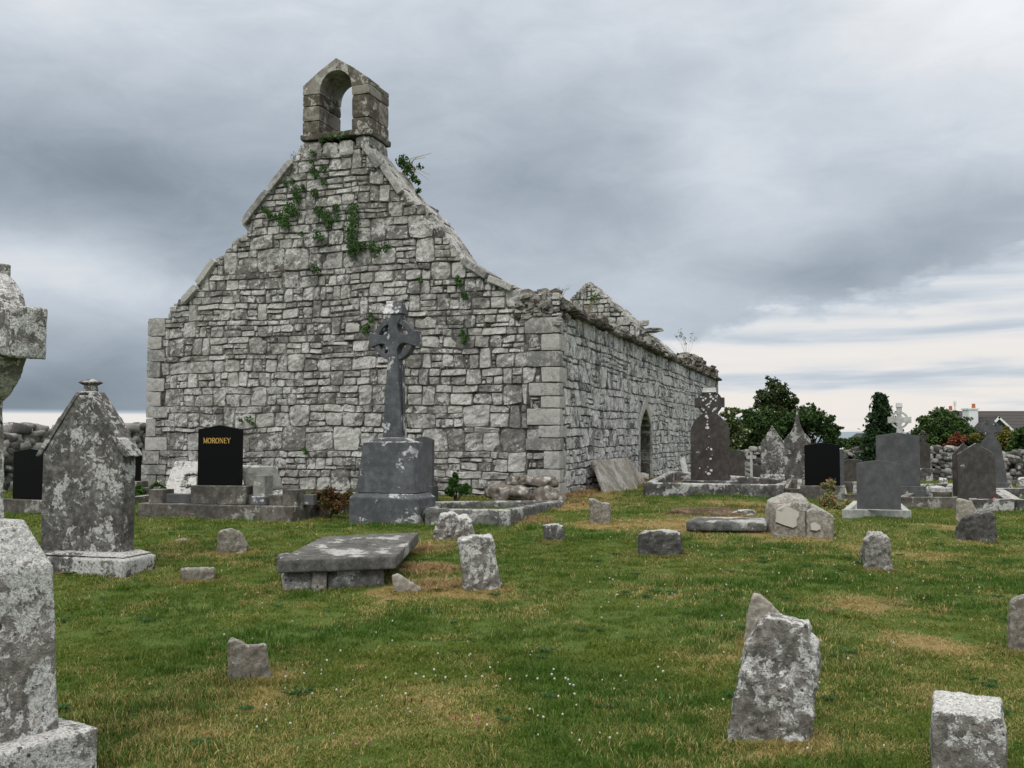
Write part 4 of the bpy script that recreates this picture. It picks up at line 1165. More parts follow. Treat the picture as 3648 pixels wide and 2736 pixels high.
# low kerb with heather left of the cross
k0 = G(1050, 1832); k1 = G(1245, 1828)
mb = MB()
hewn(mb, (k0 + k1) / 2 + UP * .06, ((k1 - k0).normalized(), UP.cross((k1 - k0).normalized()), UP), (k1 - k0).length / 2, .12, .13, rnd, n=10, rr=.2, amp=.02)
tag(mb.build('edging_stone', M['kerbwhite'], origin=(k0 + k1) / 2), 'rough lichened edging stone below the reddish heather', 'edging stone')

# boulders at the church corner
for i, (x, y, rr, fl, lab) in enumerate([(690, 1412, 42, .8, 'small rounded boulder at the back left of the heap by the church corner'), (787, 1410, 50, .72, 'rounded boulder on top of the heap by the church corner'),
        (610, 1487, 56, .9, 'rounded boulder at the left of the heap by the church corner'), (735, 1490, 70, .75, 'largest front boulder in the heap by the church corner'),
        (900, 1420, 72, .5, 'flattish boulder against the wall at the right of the heap'), (905, 1508, 70, .82, 'pale round boulder at the front right of the heap'),
        (1000, 1525, 36, .95, 'small boulder ending the heap right at the church corner'), (545, 1482, 36, .9, 'small boulder at the left end of the heap')]):
    px, py = R3(x, y); Yb = 16.9 if y > 1460 else 17.35
    c = P(px, py, Yb + .02 * i); r_m = rr / 1.8433 * Yb / F
    mb = MB(); blob(mb, c, (r_m, r_m * .9, r_m * fl), rnd, rot_axes(rnd.uniform(0, 3), rnd.uniform(-.3, .3), rnd.uniform(-.3, .3)), .6, .24, 9, 0, .5)
    o = mb.build('boulder', M['bould'] if 'bould' in M else M.setdefault('bould', stone('boulder_stone', (.11, .09, .075, 1), (.17, .145, .125, 1), (.24, .22, .19, 1), la=.2, lsc=6, sc=1.5, bump=.3, top=.08)), origin=c, smooth=True)
    tag(o, lab, 'boulder', 'boulders heaped at the church corner')
# support boulders below (ground contact)
# leaning slabs by the side wall
def R7(x, y): return (1950 + x / 4.424, 1550 + y / 4.424)
leaning([R7(740, 385), R7(1270, 345), R7(1420, 815), R7(950, 960)], (19.1, 21.6), (20.1, 22.6), 'large grey slab leaning against the church side wall', 'standing2', thick=.10, vox=.025)
leaning([R7(1270, 390), R7(1300, 380), R7(1560, 760), R7(1380, 830)], (22.2, 23.4), (23.0, 23.4), 'narrow slab leaning behind the large grey slab at the side wall', 'standing2', thick=.08, vox=.025)
leaning([R7(1430, 575), R7(1610, 605), R7(1610, 730), R7(1500, 740)], (24.2, 24.6), (24.5, 24.8), 'small pale slab lying by the side doorway', 'pale', thick=.06, vox=.025)
leaning([R7(2110, 355), R7(2165, 345), R7(2235, 660), R7(2180, 690)], (26.0, 26.3), (26.6, 26.9), 'thin white marble tablet leaning on the side wall', 'whitish', thick=.05, rough=0)

# ------------------------------------------------------------------ standing stones traced as silhouettes
def standing(label, pts, basepy, mat='standing', thick=.16, yaw=0, big=.035, vox=.016, fine=.012, pits=0, cat='rough gravestone', name='grave_marker', Y=None, sink=.12, group='rough unlettered grave markers', taper=.75, dry=.5, topdrop=.10):
    xs = [p[0] for p in pts]; cx = (min(xs) + max(xs)) / 2
    if Y is None: O = G(cx, basepy)
    else:
        x = (cx - 1824) / F * Y; O = Vector((x, Y, g(x, Y)))
    a = math.atan2(O.x, O.y) + math.radians(yaw * .3); n_ = Vector((math.sin(a), math.cos(a), 0))
    rings_ = []
    for d in (0.0, thick):
        q = [on_plane(px, py, O + n_ * d, n_) - O for px, py in pts]
        zs__ = [v.z for v in q]; zmin, zmax = min(zs__), max(zs__); zm = (zmin + zmax) / 2
        for v in q:
            if v.z < zmin + .14 * (zmax - zmin): v.z -= sink if d == 0 else sink * .5
            elif d == 0 and v.z > zm: v.z = zm + (v.z - zm) * (1 - topdrop)
        rings_.append(q)
    fr, bk = rings_; n = len(pts); mb = MB()
    tris = geometry.tessellate_polygon([[Vector((px, -py, 0)) for px, py in pts]])
    mb.add([O + v for v in fr + bk], [tuple(t_) for t_ in tris] + [tuple(i + n for i in t_[::-1]) for t_ in tris] + [(i, (i + 1) % n, n + (i + 1) % n, n + i) for i in range(n)])
    xs_ = xs
    o = mb.build(name, M[mat], origin=O, recalc=True); tag(o, label, cat, group)
    weather(o, vox, big * 1.1, .12, fine * 1.15, .03, pits)
    BASES.append((O.x, O.y, (max(xs) - min(xs)) / F * O.y / 2, thick))
    SPOTS.append((O.x, O.y - .05, max(.28, (max(xs) - min(xs)) / F * O.y * .8), dry))
    return o
def R6(x, y): return (x / 1.7725, 1800 + y / 1.7725)
def R6b(x, y): return (1200 + x / 1.7725, 1800 + y / 1.7725)
def R8(x, y): return (2448 + x / 1.8433, 1836 + y / 1.8433)
def R4(x, y): return (2448 + x / 1.8433, 1250 + y / 1.8433)
standing('leaning pitted marker with pale top, in the lawn right of the table tomb', [R6b(762, 215), R6b(790, 200), R6b(870, 182), R6b(975, 180), R6b(996, 250), R6b(1000, 330), R6b(1020, 430), R6b(1057, 575), R6b(975, 570), R6b(800, 520), R6b(790, 380)], 2105, 'lichen', .22, yaw=-12, pits=.01)
standing('squat bumpy white-lichened stone beside the table tomb', [R6b(612, 170), R6b(640, 120), R6b(655, 50), R6b(740, 45), R6b(765, 75), R6b(820, 65), R6b(850, 100), R6b(862, 180), R6b(800, 220), R6b(740, 238), R6b(640, 215)], 1925, 'lichen', .3, big=.09, fine=.02)
standing('small dark square-topped marker in the middle lawn', [R6b(1300, 120), R6b(1380, 112), R6b(1432, 125), R6b(1442, 240), R6b(1305, 220)], 1932, 'tomb', .14)
standing('small blunt marker with notched top in front of the leaning wall slabs', [R3(1195, 1520), R3(1225, 1520), R3(1275, 1545), R3(1335, 1550), R3(1338, 1600), (2172, 1868), (2102, 1868), R3(1200, 1600)], 1866, 'standing2', .16)
standing('low squat blackish stone with a white-lichened top in the middle right lawn', [(2272, 1905), (2300, 1890), (2360, 1888), (2425, 1892), (2430, 1965), (2405, 1986), (2330, 1985), (2276, 1965)], 1984, 'kerbwhite', .3, big=.05)
standing('small pointed stone with a sloping tail left of the table tomb', [R6(1370, 300), R6(1378, 175), R6(1400, 155), R6(1460, 140), R6(1520, 165), R6(1572, 258), R6(1500, 290), R6(1450, 305)], 1974, 'standing2', .2, yaw=10)
standing('small flat pebble-like stone in the grass right of the gable-topped gravestone', [R6(1105, 222), R6(1140, 210), R6(1210, 215), R6(1214, 236), R6(1110, 234)], 1931, 'standing', .14, sink=.03, big=.015, dry=.4)
standing('tiny flat stone at the foot of the small pointed stone', [R6(1480, 305), R6(1500, 296), R6(1545, 297), R6(1545, 315), R6(1482, 318)], 1979, 'pale', .1, sink=.03, big=.01, dry=0)
standing('low rectangular block stone in the grass in front of the gable-topped gravestone', [R6(1137, 400), R6(1160, 392), R6(1355, 393), R6(1357, 440), R6(1340, 488), R6(1150, 472)], 2072, 'standing2', .25, big=.02)
standing('leaning block-shaped marker in the left foreground lawn', [R6(1440, 850), R6(1470, 835), R6(1520, 850), R6(1560, 880), R6(1680, 870), R6(1690, 960), R6(1725, 1110), R6(1660, 1125), R6(1445, 1100)], 2430, 'standing2', .17, yaw=-14, vox=.012, big=.02)
standing('large lichen-crusted leaning marker in the right foreground', [R8(395, 815), R8(465, 690), R8(540, 632), R8(620, 640), R8(790, 690), R8(800, 745), R8(790, 770), R8(825, 790), R8(868, 825), R8(840, 860), R8(868, 930), R8(845, 1000), R8(858, 1130), R8(832, 1170), R8(822, 1300), R8(790, 1515), R8(520, 1510), R8(262, 1470), R8(300, 1300), R8(350, 1050)], 2648, 'lichen', .24, yaw=4, vox=.010, big=.05, fine=.012, pits=.006, dry=.7)
standing('pale pointed marker standing just behind the large leaning marker', [R8(370, 790), R8(385, 680), R8(410, 590), R8(435, 505), R8(480, 515), R8(560, 580), R8(610, 640), R8(640, 800), R8(500, 830)], 2290, 'pale', .14, vox=.012, big=.02, dry=.6)
standing('square block with a white sloping top at the lower right corner', [R8(1612, 1170), R8(1625, 1145), R8(2060, 1195), R8(2092, 1350), R8(2095, 1560), R8(2080, 1800), R8(1615, 1790), R8(1603, 1500)], 2800, 'lichen', .30, yaw=0, topdrop=.42, vox=.010, big=.02, fine=.01, dry=.3)
standing('tall rough stone cut by the right edge of the picture', [(3593, 2200), (3600, 2135), (3640, 2120), (3700, 2110), (3740, 2200), (3740, 2340), (3590, 2325)], 2325, 'standing2', .25, vox=.016, dry=.5)
standing('knobbly humped marker in the right middle lawn', [R4(1150, 1290), R4(1165, 1240), R4(1200, 1200), R4(1270, 1185), R4(1320, 1215), R4(1335, 1290), R4(1325, 1350), R4(1355, 1440), R4(1300, 1448), R4(1165, 1410)], 2033, 'standing', .26, big=.10, fine=.02, vox=.014)
standing('broad dark boulder-like marker at the right', [R4(1745, 1245), R4(1770, 1160), R4(1800, 1100), R4(1880, 1065), R4(1990, 1052), R4(2022, 1080), R4(2028, 1255), R4(1900, 1262)], 1932, 'darkrock', .3, big=.05, yaw=4)
standing('pale triangular marker behind the broad dark boulder-like marker', [R4(1762, 1085), R4(1768, 975), R4(1785, 965), R4(1870, 985), R4(1905, 1060), R4(1900, 1100)], 1858, 'pale', .12, big=.015)
standing('lumpy lichened stone on the earth mound behind the flat ledger', [R4(290, 1085), R4(300, 1058), R4(340, 1045), R4(420, 1040), R4(447, 1055), R4(445, 1085)], 1840, 'lichen', .2, big=.05, sink=.05)

# broken tilted slab pieces with cement patches
def broken(label, front, dx, dy_top, dep, base_py, patch=None, mat='standing2'):
    xs = [p[0] for p in front]; cx = sum(xs) / len(xs); O = G(cx, base_py)
    n_ = Vector((0, 1, 0)); q = [on_plane(px, py, O, n_) for px, py in front]
    lo = min(p.z for p in q); hi = max(p.z for p in q)
    fr = [p + Vector((0, .16 * (p.z - lo) / (hi - lo), 0)) - UP * (.1 if p.z < lo + .1 else 0) for p in q]
    bk = [p + Vector((dx, dep, dy_top if (p.z > lo + .15) else 0)) for p in fr]
    mb = MB(); n = len(fr); vs = fr + bk
    tris = geometry.tessellate_polygon([[Vector((p.x, p.z, 0)) for p in fr]])
    fs = [tuple(t_) for t_ in tris] + [tuple(i + n for i in t_[::-1]) for t_ in tris] + [(i, (i + 1) % n, n + (i + 1) % n, n + i) for i in range(n)]
    mb.add(vs, fs); t0 = thing('broken_slab', O, label, 'stone slab', 'pieces of the broken slab')
    o = mb.build('slab', M[mat], t0, recalc=True); weather(o, .016, .010, .14, .008, .03)
    if patch:
        pm = MB(); Yp = [on_plane(px, py, O, n_) for px, py in patch]
        pf = [p + Vector((0, .16 * (p.z - lo) / (hi - lo) - .022, 0)) for p in Yp]
        tr = geometry.tessellate_polygon([[Vector((p.x, p.z, 0)) for p in pf]])
        m_ = len(pf); pv = pf + [p + Vector((0, .03, 0)) for p in pf]
        pm.add(pv, [tuple(t_) for t_ in tr] + [(i, (i + 1) % m_, m_ + (i + 1) % m_, m_ + i) for i in range(m_)])
        pm.build('cement_patch', M['patch'], t0, recalc=True)
    SPOTS.append((O.x, O.y, .5, .3))
broken('larger left piece of the broken slab, with a big pale cement patch', [R4(605, 1050), R4(680, 1020), R4(740, 1000), R4(850, 1010), R4(800, 1060), R4(790, 1120), R4(783, 1228), R4(690, 1215), R4(578, 1190), R4(590, 1100)], .02, .10, .55, 1915,
       [R4(600, 1055), R4(640, 1060), R4(665, 1020), R4(700, 1035), R4(745, 1060), R4(748, 1085), R4(728, 1110), R4(725, 1150), R4(700, 1163), R4(640, 1145), R4(590, 1125)])
broken('smaller right piece of the broken slab, with a small pale cement patch', [R4(808, 1050), R4(860, 1040), R4(930, 1060), R4(985, 1090), R4(970, 1232), R4(890, 1240), R4(792, 1222), R4(800, 1120)], .0, .06, .50, 1919,
       [R4(820, 1140), R4(850, 1130), R4(882, 1148), R4(884, 1170), R4(855, 1182), R4(820, 1178)])

# flat ledger
def ledger(label, tl, tr, br, bl, zrise, thick, mat='slabgrey', name='ledger_slab', Yext=None, rough=.01, vox=.025):
    """top-face pixel corners unprojected on a horizontal plane at ground+zrise"""
    c = G((bl[0] + br[0]) / 2, (bl[1] + br[1]) / 2); zt_ = c.z + zrise
    def hp(p):
        r_ = ray(*p); k = (zt_ - EYE) / r_.z; return Vector((r_.x * k, r_.y * k, zt_))
    q = [hp(p) for p in (bl, br, tr, tl)]
    c = (q[0] + q[1] + q[2] + q[3]) / 4; c.z = g(c.x, c.y)
    mb = MB(); mb.add([p - UP * thick for p in q] + q, [(3, 2, 1, 0), (4, 5, 6, 7), (0, 1, 5, 4), (1, 2, 6, 5), (2, 3, 7, 6), (3, 0, 4, 7)])
    return mb, q, c, zt_
mb, q, c, zt_ = ledger('', (2470, 1840), (2725, 1842), (2733, 1860), (2443, 1857), .11, .13)
o = mb.build('ledger_slab', M['slabgrey'], origin=c, recalc=True); tag(o, 'long flat ledger slab in dry grass before the kerbed dark Celtic headstone', 'stone slab'); weather(o, .025, .012, .15, .006, .03)
SPOTS.append((c.x, c.y, .9, .5)); SPOTS.append((c.x - .4, c.y + .9, .9, .7))
mb = MB(); cm = G(2540, 1832); blob(mb, cm + UP * -.05, (.6, .3, .12), rnd, None, .8, .25, 12)
tag(mb.build('earth_mound', M['soil'], origin=cm, smooth=True), 'low mound of dry reddish earth behind the flat ledger slab', 'mound')

# table tomb
cg = G(1200, 2112); zt_ = cg.z + .33 + .0
tt = thing('table_tomb', cg, 'low table tomb with a thick grey ledger on rough stone blocks', 'tomb')
def hp(p, z):
    r_ = ray(*p); k = (z - EYE) / r_.z; return Vector((r_.x * k, r_.y * k, z))
Ytf = cg.y + .05
zt_ = P(1200, 1990, Ytf).z
q = [hp((984, 1996), zt_), hp((1412, 1981), zt_), hp((1492, 1896), zt_), hp((1146, 1911), zt_)]
mb = MB(); th_ = .118
mb.add([p - UP * th_ for p in q] + q, [(3, 2, 1, 0), (4, 5, 6, 7), (0, 1, 5, 4), (1, 2, 6, 5), (2, 3, 7, 6), (3, 0, 4, 7)])
M['ledger'] = stone('ledger_top', (.055, .054, .05, 1), (.10, .098, .092, 1), (.165, .16, .15, 1), la=.30, lsc=3.5, sc=1.3, bump=.35, lichen=(.5, .5, .48, 1), top=.05)
o = mb.build('ledger', M['ledger'], tt, recalc=True); weather(o, .014, .01, .2, .006, .03)
ex = (q[1] - q[0]).normalized(); ey = UP.cross(ex)
Lx = (q[1] - q[0]).length; zb_ = zt_ - th_ - .004
for (a0, a1, b0, b1, mt) in [(.06, .30, .10, .34, 'standing'), (.30, .42, .06, .30, 'standing'), (.43, .92, .08, .32, 'slabgrey'), (.70, .95, .9, 1.5, 'darkrock'), (.10, .40, 1.2, 1.7, 'darkrock')]:
    mb = MB(); O = q[0] + ex * (Lx * (a0 + a1) / 2) + ey * ((b0 + b1) / 2); gz = g(O.x, O.y) - .1
    O.z = (gz + zb_) / 2; hewn(mb, O, (ex, ey, UP), Lx * (a1 - a0) / 2, (b1 - b0) / 2, (zb_ - gz) / 2, rnd, n=7, rr=.25, amp=.02)
    mb.build('support_block', M[mt], tt)
standing('small triangular stone leaning at the right front corner of the table tomb', [R6b(345, 440), R6b(385, 428), R6b(530, 520), R6b(520, 562), R6b(375, 555)], 2113, 'pale', .14, vox=.012, big=.012, sink=.05)
for px, py, r_, k_ in [(1520, 2030, .3, 1.0), (1545, 2085, .3, .9), (1500, 1960, .3, .8), (1700, 2110, .4, .4)]:
    p = G(px, py); SPOTS.append((p.x, p.y, r_, k_))

# ------------------------------------------------------------------ graves on the right
# A1: dark Celtic-headed stone with kerbed plot
def celtic_stone(cx, ybase, yshoulder, yneck, yc, rr, armx, armh, ytop, wb, label, mat, Y, yaw=0, cap=True, thick=.12, base=None, holes=True, wneck=None, name='celtic_headstone', bmat=None, capmat=None, flare=0, ring_mat=None):
    O, A, B = frame(cx, None, Y, yaw); mp = O.y / F / (A.x - (cx - 1824) / F * A.y)
    t0 = thing(name, O, label, 'headstone')
    zf = lambda py: zat_(py, cx, O.y) - O.z
    wneck = wneck or 26
    b0 = zf(ybase) if base else -.15
    pts = [(wb * mp, b0), (wb * mp * (1 - flare), zf(yshoulder))]
    if yshoulder - yneck > 8:
        nn_ = 6
        for k in range(1, nn_ + 1):
            f = k / nn_; x_ = wb * (1 - flare) * (1 - f) + wneck * f + (math.sin(f * 3.14) * wb * .06)
            z_p = yshoulder - (yshoulder - yneck) * (f ** .8)
            pts.append((x_ * mp, zf(z_p)))
    pts.append((wneck * mp, zf(yneck) + .001))
    zc_ = zf(yc); nsz = rr * .42; sw = wneck * .62 if wneck * .62 > rr * .25 else rr * .3
    full = pts + [(sw * mp, zc_ - rr * .8 * mp)]
    notch = rr * .30 * mp
    ah = armh * mp; aw = armx * mp; sw *= mp
    def arc(cx_, cz, r, a0, a1, n=6): return [(cx_ + r * math.cos(math.radians(a0 + (a1 - a0) * k / n)), cz + r * math.sin(math.radians(a0 + (a1 - a0) * k / n))) for k in range(n + 1)]
    nx = sw + notch * .75; nz = ah + notch * .75
    full += arc(nx, zc_ - nz, notch, 215, 55) + [(aw, zc_ - ah), (aw, zc_ + ah)] + arc(nx, zc_ + nz, notch, 305, 145)
    zt_ = zf(ytop)
    if zt_ > full[-1][1] + .005: full += [(sw, zt_)]
    poly = full + [(-x, z) for x, z in reversed(full)]
    mb = MB(); mb.prism(poly, lambda a, b, d: O + A * a + UP * b + B * d, 0, thick); bevel(mb.build('slab', M[mat], t0, recalc=True), .005)
    mb = MB(); annulus(mb, O, A, B, zc_, rr * .78 * mp, rr * 1.0 * mp, .015, thick - .015, 28); bevel(mb.build('ring', M[ring_mat or mat], t0, recalc=True), .004)
    if cap:
        mb = MB(); mb.frustum(O + B * thick / 2 + UP * 0, (A, B, UP), sw * 2.5, thick * 1.25, zt_ - .02, sw * 2.3, thick * .8, zt_ + cap * mp); bevel(mb.build('cap', M[capmat or mat], t0, recalc=True), .004)
    if base:
        for (w0, d0, y0_, w1, d1, y1_) in base:
            mb = MB(); mb.frustum(O + B * thick / 2, (A, B, UP), w0 * mp, d0, -.2 if y0_ is None else zf(y0_), w1 * mp, d1, zf(y1_)); bevel(mb.build('plinth', M[bmat or mat], t0, recalc=True), .01)
    return t0, O, A, B, mp
tA, OA, AA, BA, mpA = celtic_stone(2527, 1712, 1532, 1478, 1434, 45, 52, 18, 1394, 68, 'dark brown-grey headstone with white-spotted Celtic cross head, by the far end of the church', 'brownspots', 20.0, cap=13, thick=.14, wneck=31, base=[(190, .34, None, 190, .34, 1712)], bmat='kerbwhite', capmat='whitish')
# lichen rosettes on its face (slightly raised crusts)
def rosettes(t0, O, A, B, mp, cx, Y, spots, mat='lich_white', d=-.0):
    mb = MB()
    for (px, py, r) in spots:
        p = P(px, py, Y); v = p - O; a = v.dot(A); z = v.z; n = 9
        pl = [(a + r * mp * math.cos(6.283 * k / n) * rnd.uniform(.75, 1.15), z + r * mp * math.sin(6.283 * k / n) * rnd.uniform(.75, 1.15)) for k in range(n)]
        mb.prism(pl, lambda x, zz_, dd: O + A * x + UP * zz_ + B * dd, -.004, .002)
    tag(mb.build('lichen_spots', M[mat], t0, recalc=True), kind='stuff')
M['lich_white'] = plain('white_lichen', (.60, .61, .60, 1), .95, .1, .15)
def RA(x, y): return (2400 + x / 3.318, 1350 + y / 3.318)
sp_ = [(385, 440, 18), (400, 460, 12), (398, 500, 8), (396, 538, 13), (400, 575, 18), (385, 578, 12), (417, 680, 6), (410, 810, 7), (445, 830, 16), (390, 830, 6), (455, 900, 5), (440, 942, 12), (430, 945, 9), (303, 1056, 9), (403, 1040, 6), (445, 1080, 16), (380, 1100, 8), (410, 1118, 18), (430, 1120, 10), (400, 300, 10), (415, 330, 12), (380, 395, 8), (385, 310, 10), (425, 290, 12), (440, 265, 12), (345, 250, 14), (375, 230, 12), (440, 210, 16), (470, 235, 14), (500, 255, 12), (350, 365, 12), (480, 360, 14), (465, 380, 10), (500, 345, 10), (320, 210, 10), (430, 175, 12), (520, 200, 8), (330, 350, 8)]
rosettes(tA, OA, AA, BA, mpA, 2527, OA.y, [(*RA(x, y), r / 3.318) for x, y, r in sp_])
ka = [G(2312, 1768), G(2770, 1775), P(2813, 1716, 24), P(2392, 1712, 24)]
for k in (2, 3): ka[k] = Vector((ka[k].x, ka[k].y, g(ka[k].x, ka[k].y)))
kerbset(ka, .26, .17, 'white-lichened kerb round the plot of the dark Celtic-headed headstone', 'kerbwhite', ('soil', .2), rough=.01)
headstone(2598, 2650, 1603, 1712, 'plain brown-grey round-topped headstone just right of the dark Celtic-headed stone', 'brown', 'arch', Y=24.5)
def small_cross(cx, xl, xr, ytop, yarm0, yarm1, ybot, sw, label, mat, Y):
    O, A, B = frame(cx, None, Y, 0); mp = O.y / F / (A.x - (cx - 1824) / F * A.y); zf = lambda py: zat_(py, cx, O.y) - O.z
    t0 = thing('stone_cross', O, label, 'stone cross'); s = sw * mp; a = (xr - xl) / 2 * mp
    mb = MB(); p = [(s, -.15), (s * .9, zf(yarm1)), (a, zf(yarm1)), (a, zf(yarm0)), (s * .9, zf(yarm0)), (s * .9, zf(ytop))]
    mb.prism(p + [(-x, z) for x, z in reversed(p)], lambda x, z, d: O + A * x + UP * z + B * d, 0, .1); bevel(mb.build('cross', M[mat], t0, recalc=True), .008)
    return t0
small_cross(2674, 2657, 2692, 1610, 1623, 1634, 1706, 4.5, 'small white-lichened Latin cross between the dark headstones', 'whitish', 25.5)
headstone(2677, 2720, 1657, 1706, 'low plain grey headstone right of the small white cross', 'grey', 'rect', Y=26)
headstone(2708, 2792, 1515, 1690, 'steep-gabled lichened headstone on a plinth, left of the spired one', 'tomb', 'steep', Y=25.5, thick=.14, base=[(1.12, .4, 0, 1.12, .4, .7), (1.12, .4, .7, 1.02, .25, 1.0)])
M['spired'] = stone('spired_lichen', W_(.05), W_(.09), W_(.15), la=.60, lsc=4.5, sc=1.0, bump=.4, top=.2, lichen=(.50, .50, .48, 1))
headstone(2792, 2886, 1461, 1738, 'tall spired headstone blotched with white lichen, behind the black headstone', 'spired', 'spire', Y=23.0, thick=.16)
tA7, O7, A7, B7, *_r = headstone(2863, 2989, 1576, 1730, 'polished black peaked headstone among the right-hand graves, on a concrete block', 'black', 'peak', Y=19.6, thick=.1, base=[(1.25, .4, 0, 1.25, .4, 1.0)], bmat='concrete')
kerbset([G(2795, 1772), G(2848, 1772), P(2850, 1735, 22), P(2815, 1735, 22)], .18, .1, 'small concrete kerb left of the right-hand black headstone', 'concrete')
headstone(2988, 3004, 1600, 1722, 'narrow grey headstone edge showing behind the right-hand black headstone', 'grey', 'rect', Y=22.0)
headstone(3003, 3069, 1636, 1716, 'brown-grey low-arched headstone behind the front rounded one', 'brown', 'arch', Y=24.0)
kerbset([G(3010, 1782), G(3045, 1782), P(3050, 1735, 22.5), P(3000, 1735, 22.5)], .12, .1, 'concrete grave kerb behind the variegated bush', 'concrete')
t_, O_, A_, B_, *_r = headstone(3047, 3203, 1641, 1815, 'grey round-topped headstone in a white concrete surround, nearest on the right', 'grey', 'arch', gpx=1846, thick=.1, base=[(.001, .01, 0, .001, .01, .1)])
for c in list(t_.children):
    if c.name.startswith('plinth'): bpy.data.objects.remove(c)
kq = [G(3015, 1846), G(3232, 1848), P(3203, 1805, 17.7), P(3050, 1805, 17.7)]
for k in (2, 3): kq[k] = Vector((kq[k].x, kq[k].y, g(kq[k].x, kq[k].y)))
kerbset(kq, .135, .10, 'white painted concrete surround of the nearest grey round-topped headstone', 'paleconc', ('paleconc', .5))
headstone(3118, 3274, 1541, 1730, 'large blue-grey headstone with a low peaked top, before the pale Celtic cross', 'grey', 'peak', Y=20.5, thick=.12, base=[(1.22, .5, 0, 1.22, .5, 1.0), (1.5, .4, 0, 1.5, .4, .55)])
celtic_stone(3204, 1740, 1600, 1560, 1496, 33, 42, 12, 1448, 20, 'tall pale lichened Celtic cross rising behind the large blue-grey headstone', 'whitish', 25.5, cap=14, thick=.16, wneck=15, name='celtic_cross')
celtic_stone(3287, 1668, 1590, 1575, 1556, 17, 20, 6, 1538, 24, 'small dark Celtic-headed headstone streaked with lichen, by the back wall', 'brownspots', 30.0, cap=4, thick=.12, wneck=9, base=[(60, .4, None, 60, .4, 1668)], bmat='kerbwhite')
# B5 pair
headstone(3390, 3470, 1577, 1790, 'dark headstone showing at the left edge of the brown-grey peaked one', 'brownspots', 'roof', Y=19.3, thick=.12)
headstone(3406, 3542, 1578, 1784, 'brown-grey headstone with a peaked top and white specks at the right', 'brown', 'roof', Y=18.6, thick=.1)
celtic_stone(3527, 1718, 1600, 1565, 1528, 33, 42, 13, 1496, 56, 'blue-grey Celtic cross headstone with flared shaft at the far right', 'grey', 23.5, cap=0, thick=.14, wneck=22, base=[(130, .45, None, 130, .45, 1718)], flare=.32)
kb = [G(3215, 1808), G(3405, 1810), P(3405, 1768, 21), P(3260, 1768, 21)]
for k in (2, 3): kb[k] = Vector((kb[k].x, kb[k].y, g(kb[k].x, kb[k].y)))
kerbset(kb, .2, .14, 'dark concrete kerb behind the lawn between the nearest and the peaked headstones', 'concrete')
kb = [G(3470, 1822), G(3596, 1820), P(3545, 1768, 21.5), P(3440, 1768, 21.5)]
for k in (2, 3): kb[k] = Vector((kb[k].x, kb[k].y, g(kb[k].x, kb[k].y)))
kerbset(kb, .22, .14, 'dark lichened kerb at the foot of the brown-grey peaked headstone', 'kerbwhite')
kb = [G(3625, 1818), G(3760, 1812), P(3700, 1768, 22), P(3560, 1768, 22)]
for k in (2, 3): kb[k] = Vector((kb[k].x, kb[k].y, g(kb[k].x, kb[k].y)))
kerbset(kb, .2, .16, 'dark kerb running out of the right edge of the picture', 'kerbwhite')
kb = [P(3275, 1752, 23.5), P(3380, 1752, 23.5), P(3390, 1738, 26), P(3290, 1738, 26)]
kb = [Vector((p.x, p.y, g(p.x, p.y))) for p in kb]
kerbset(kb, .12, .16, 'pale lichened kerb in the distance behind the large blue-grey headstone', 'kerbwhite')
kb = [P(3600, 1765, 24), P(3720, 1762, 24), P(3700, 1738, 28), P(3590, 1738, 28)]
kb = [Vector((p.x, p.y, g(p.x, p.y))) for p in kb]
kerbset(kb, .12, .14, 'distant low kerb near the right edge, before the back wall', 'concrete')
mb = MB(); p = P(3543, 1782, 18.4); mb.frustum(p, (RD, SD, UP), .04, .04, -.03, .05, .05, .03); mb.frustum(p, (RD, SD, UP), .05, .05, .03, .02, .02, .05)
tag(mb.build('grave_lantern', M['redglass'], origin=p, recalc=True), 'tiny red grave lantern at the right foot of the brown-grey peaked headstone', 'lantern')
for px, py, w_, lab in [(3360, 1712, 30, 'rough pale stone in the grass before the back wall'), (3335, 1735, 60, 'flat pale stone by the distant lichened kerb'), (3640, 1700, 30, 'small upright stone near the back wall at the far right')]:
    Yq = 27 if py < 1720 else 24.5; c = P(px, py, Yq); c.z = g(c.x, c.y) + .06; s_ = w_ / 2 / F * Yq
    mb = MB(); blob(mb, c, (s_, s_ * .6, .16 if w_ < 50 else .08), rnd, None, .5, .2, 6); tag(mb.build('field_stone', M['lichen'], origin=c, smooth=True), lab, 'stone')

# ------------------------------------------------------------------ shrubs by graves
def shrub(name, label, cs, leafn, leafs, mat, cat='shrub', stems=None, flat=None, shell=.5):
    """cs: list of (px,py,Y,rpx,squash,nmult)"""
    c = P(cs[0][0], cs[0][1], cs[0][2]); base = Vector((c.x, c.y, g(c.x, c.y)))
    t0 = thing(name, base, label, cat)
    mb = MB()
    for px, py, Y, rp, sq, nm in cs:
        cc = P(px, py, Y); r_m = rp / F * Y
        # break each ball into sub-clumps for an uneven outline
        for k in range(9):
            v = Vector((rnd.gauss(0, 1), rnd.gauss(0, 1), rnd.gauss(0, 1))).normalized() * rnd.uniform(.25, .8)
            sc2 = cc + Vector((v.x * r_m, v.y * r_m, v.z * r_m * sq))
            leaves(mb, cluster(sc2, r_m * rnd.uniform(.25, .5), int(leafn * nm / 9), rnd, 1, shell), leafs, rnd, flat)
    mb.build('foliage', M[mat], t0)
    st = MB()
    for k in range(stems or 5):
        px, py, Y, rp, sq, nm = rnd.choice(cs); e = P(px, py, Y); b0 = base + Vector((rnd.uniform(-.05, .05), rnd.uniform(-.05, .05), -.05))
        tube(st, [b0, (b0 + e) / 2 + Vector((rnd.uniform(-.04, .04), 0, 0)), e], [.02, .014, .006], 5)
    st.build('stems', M['bark'], t0)
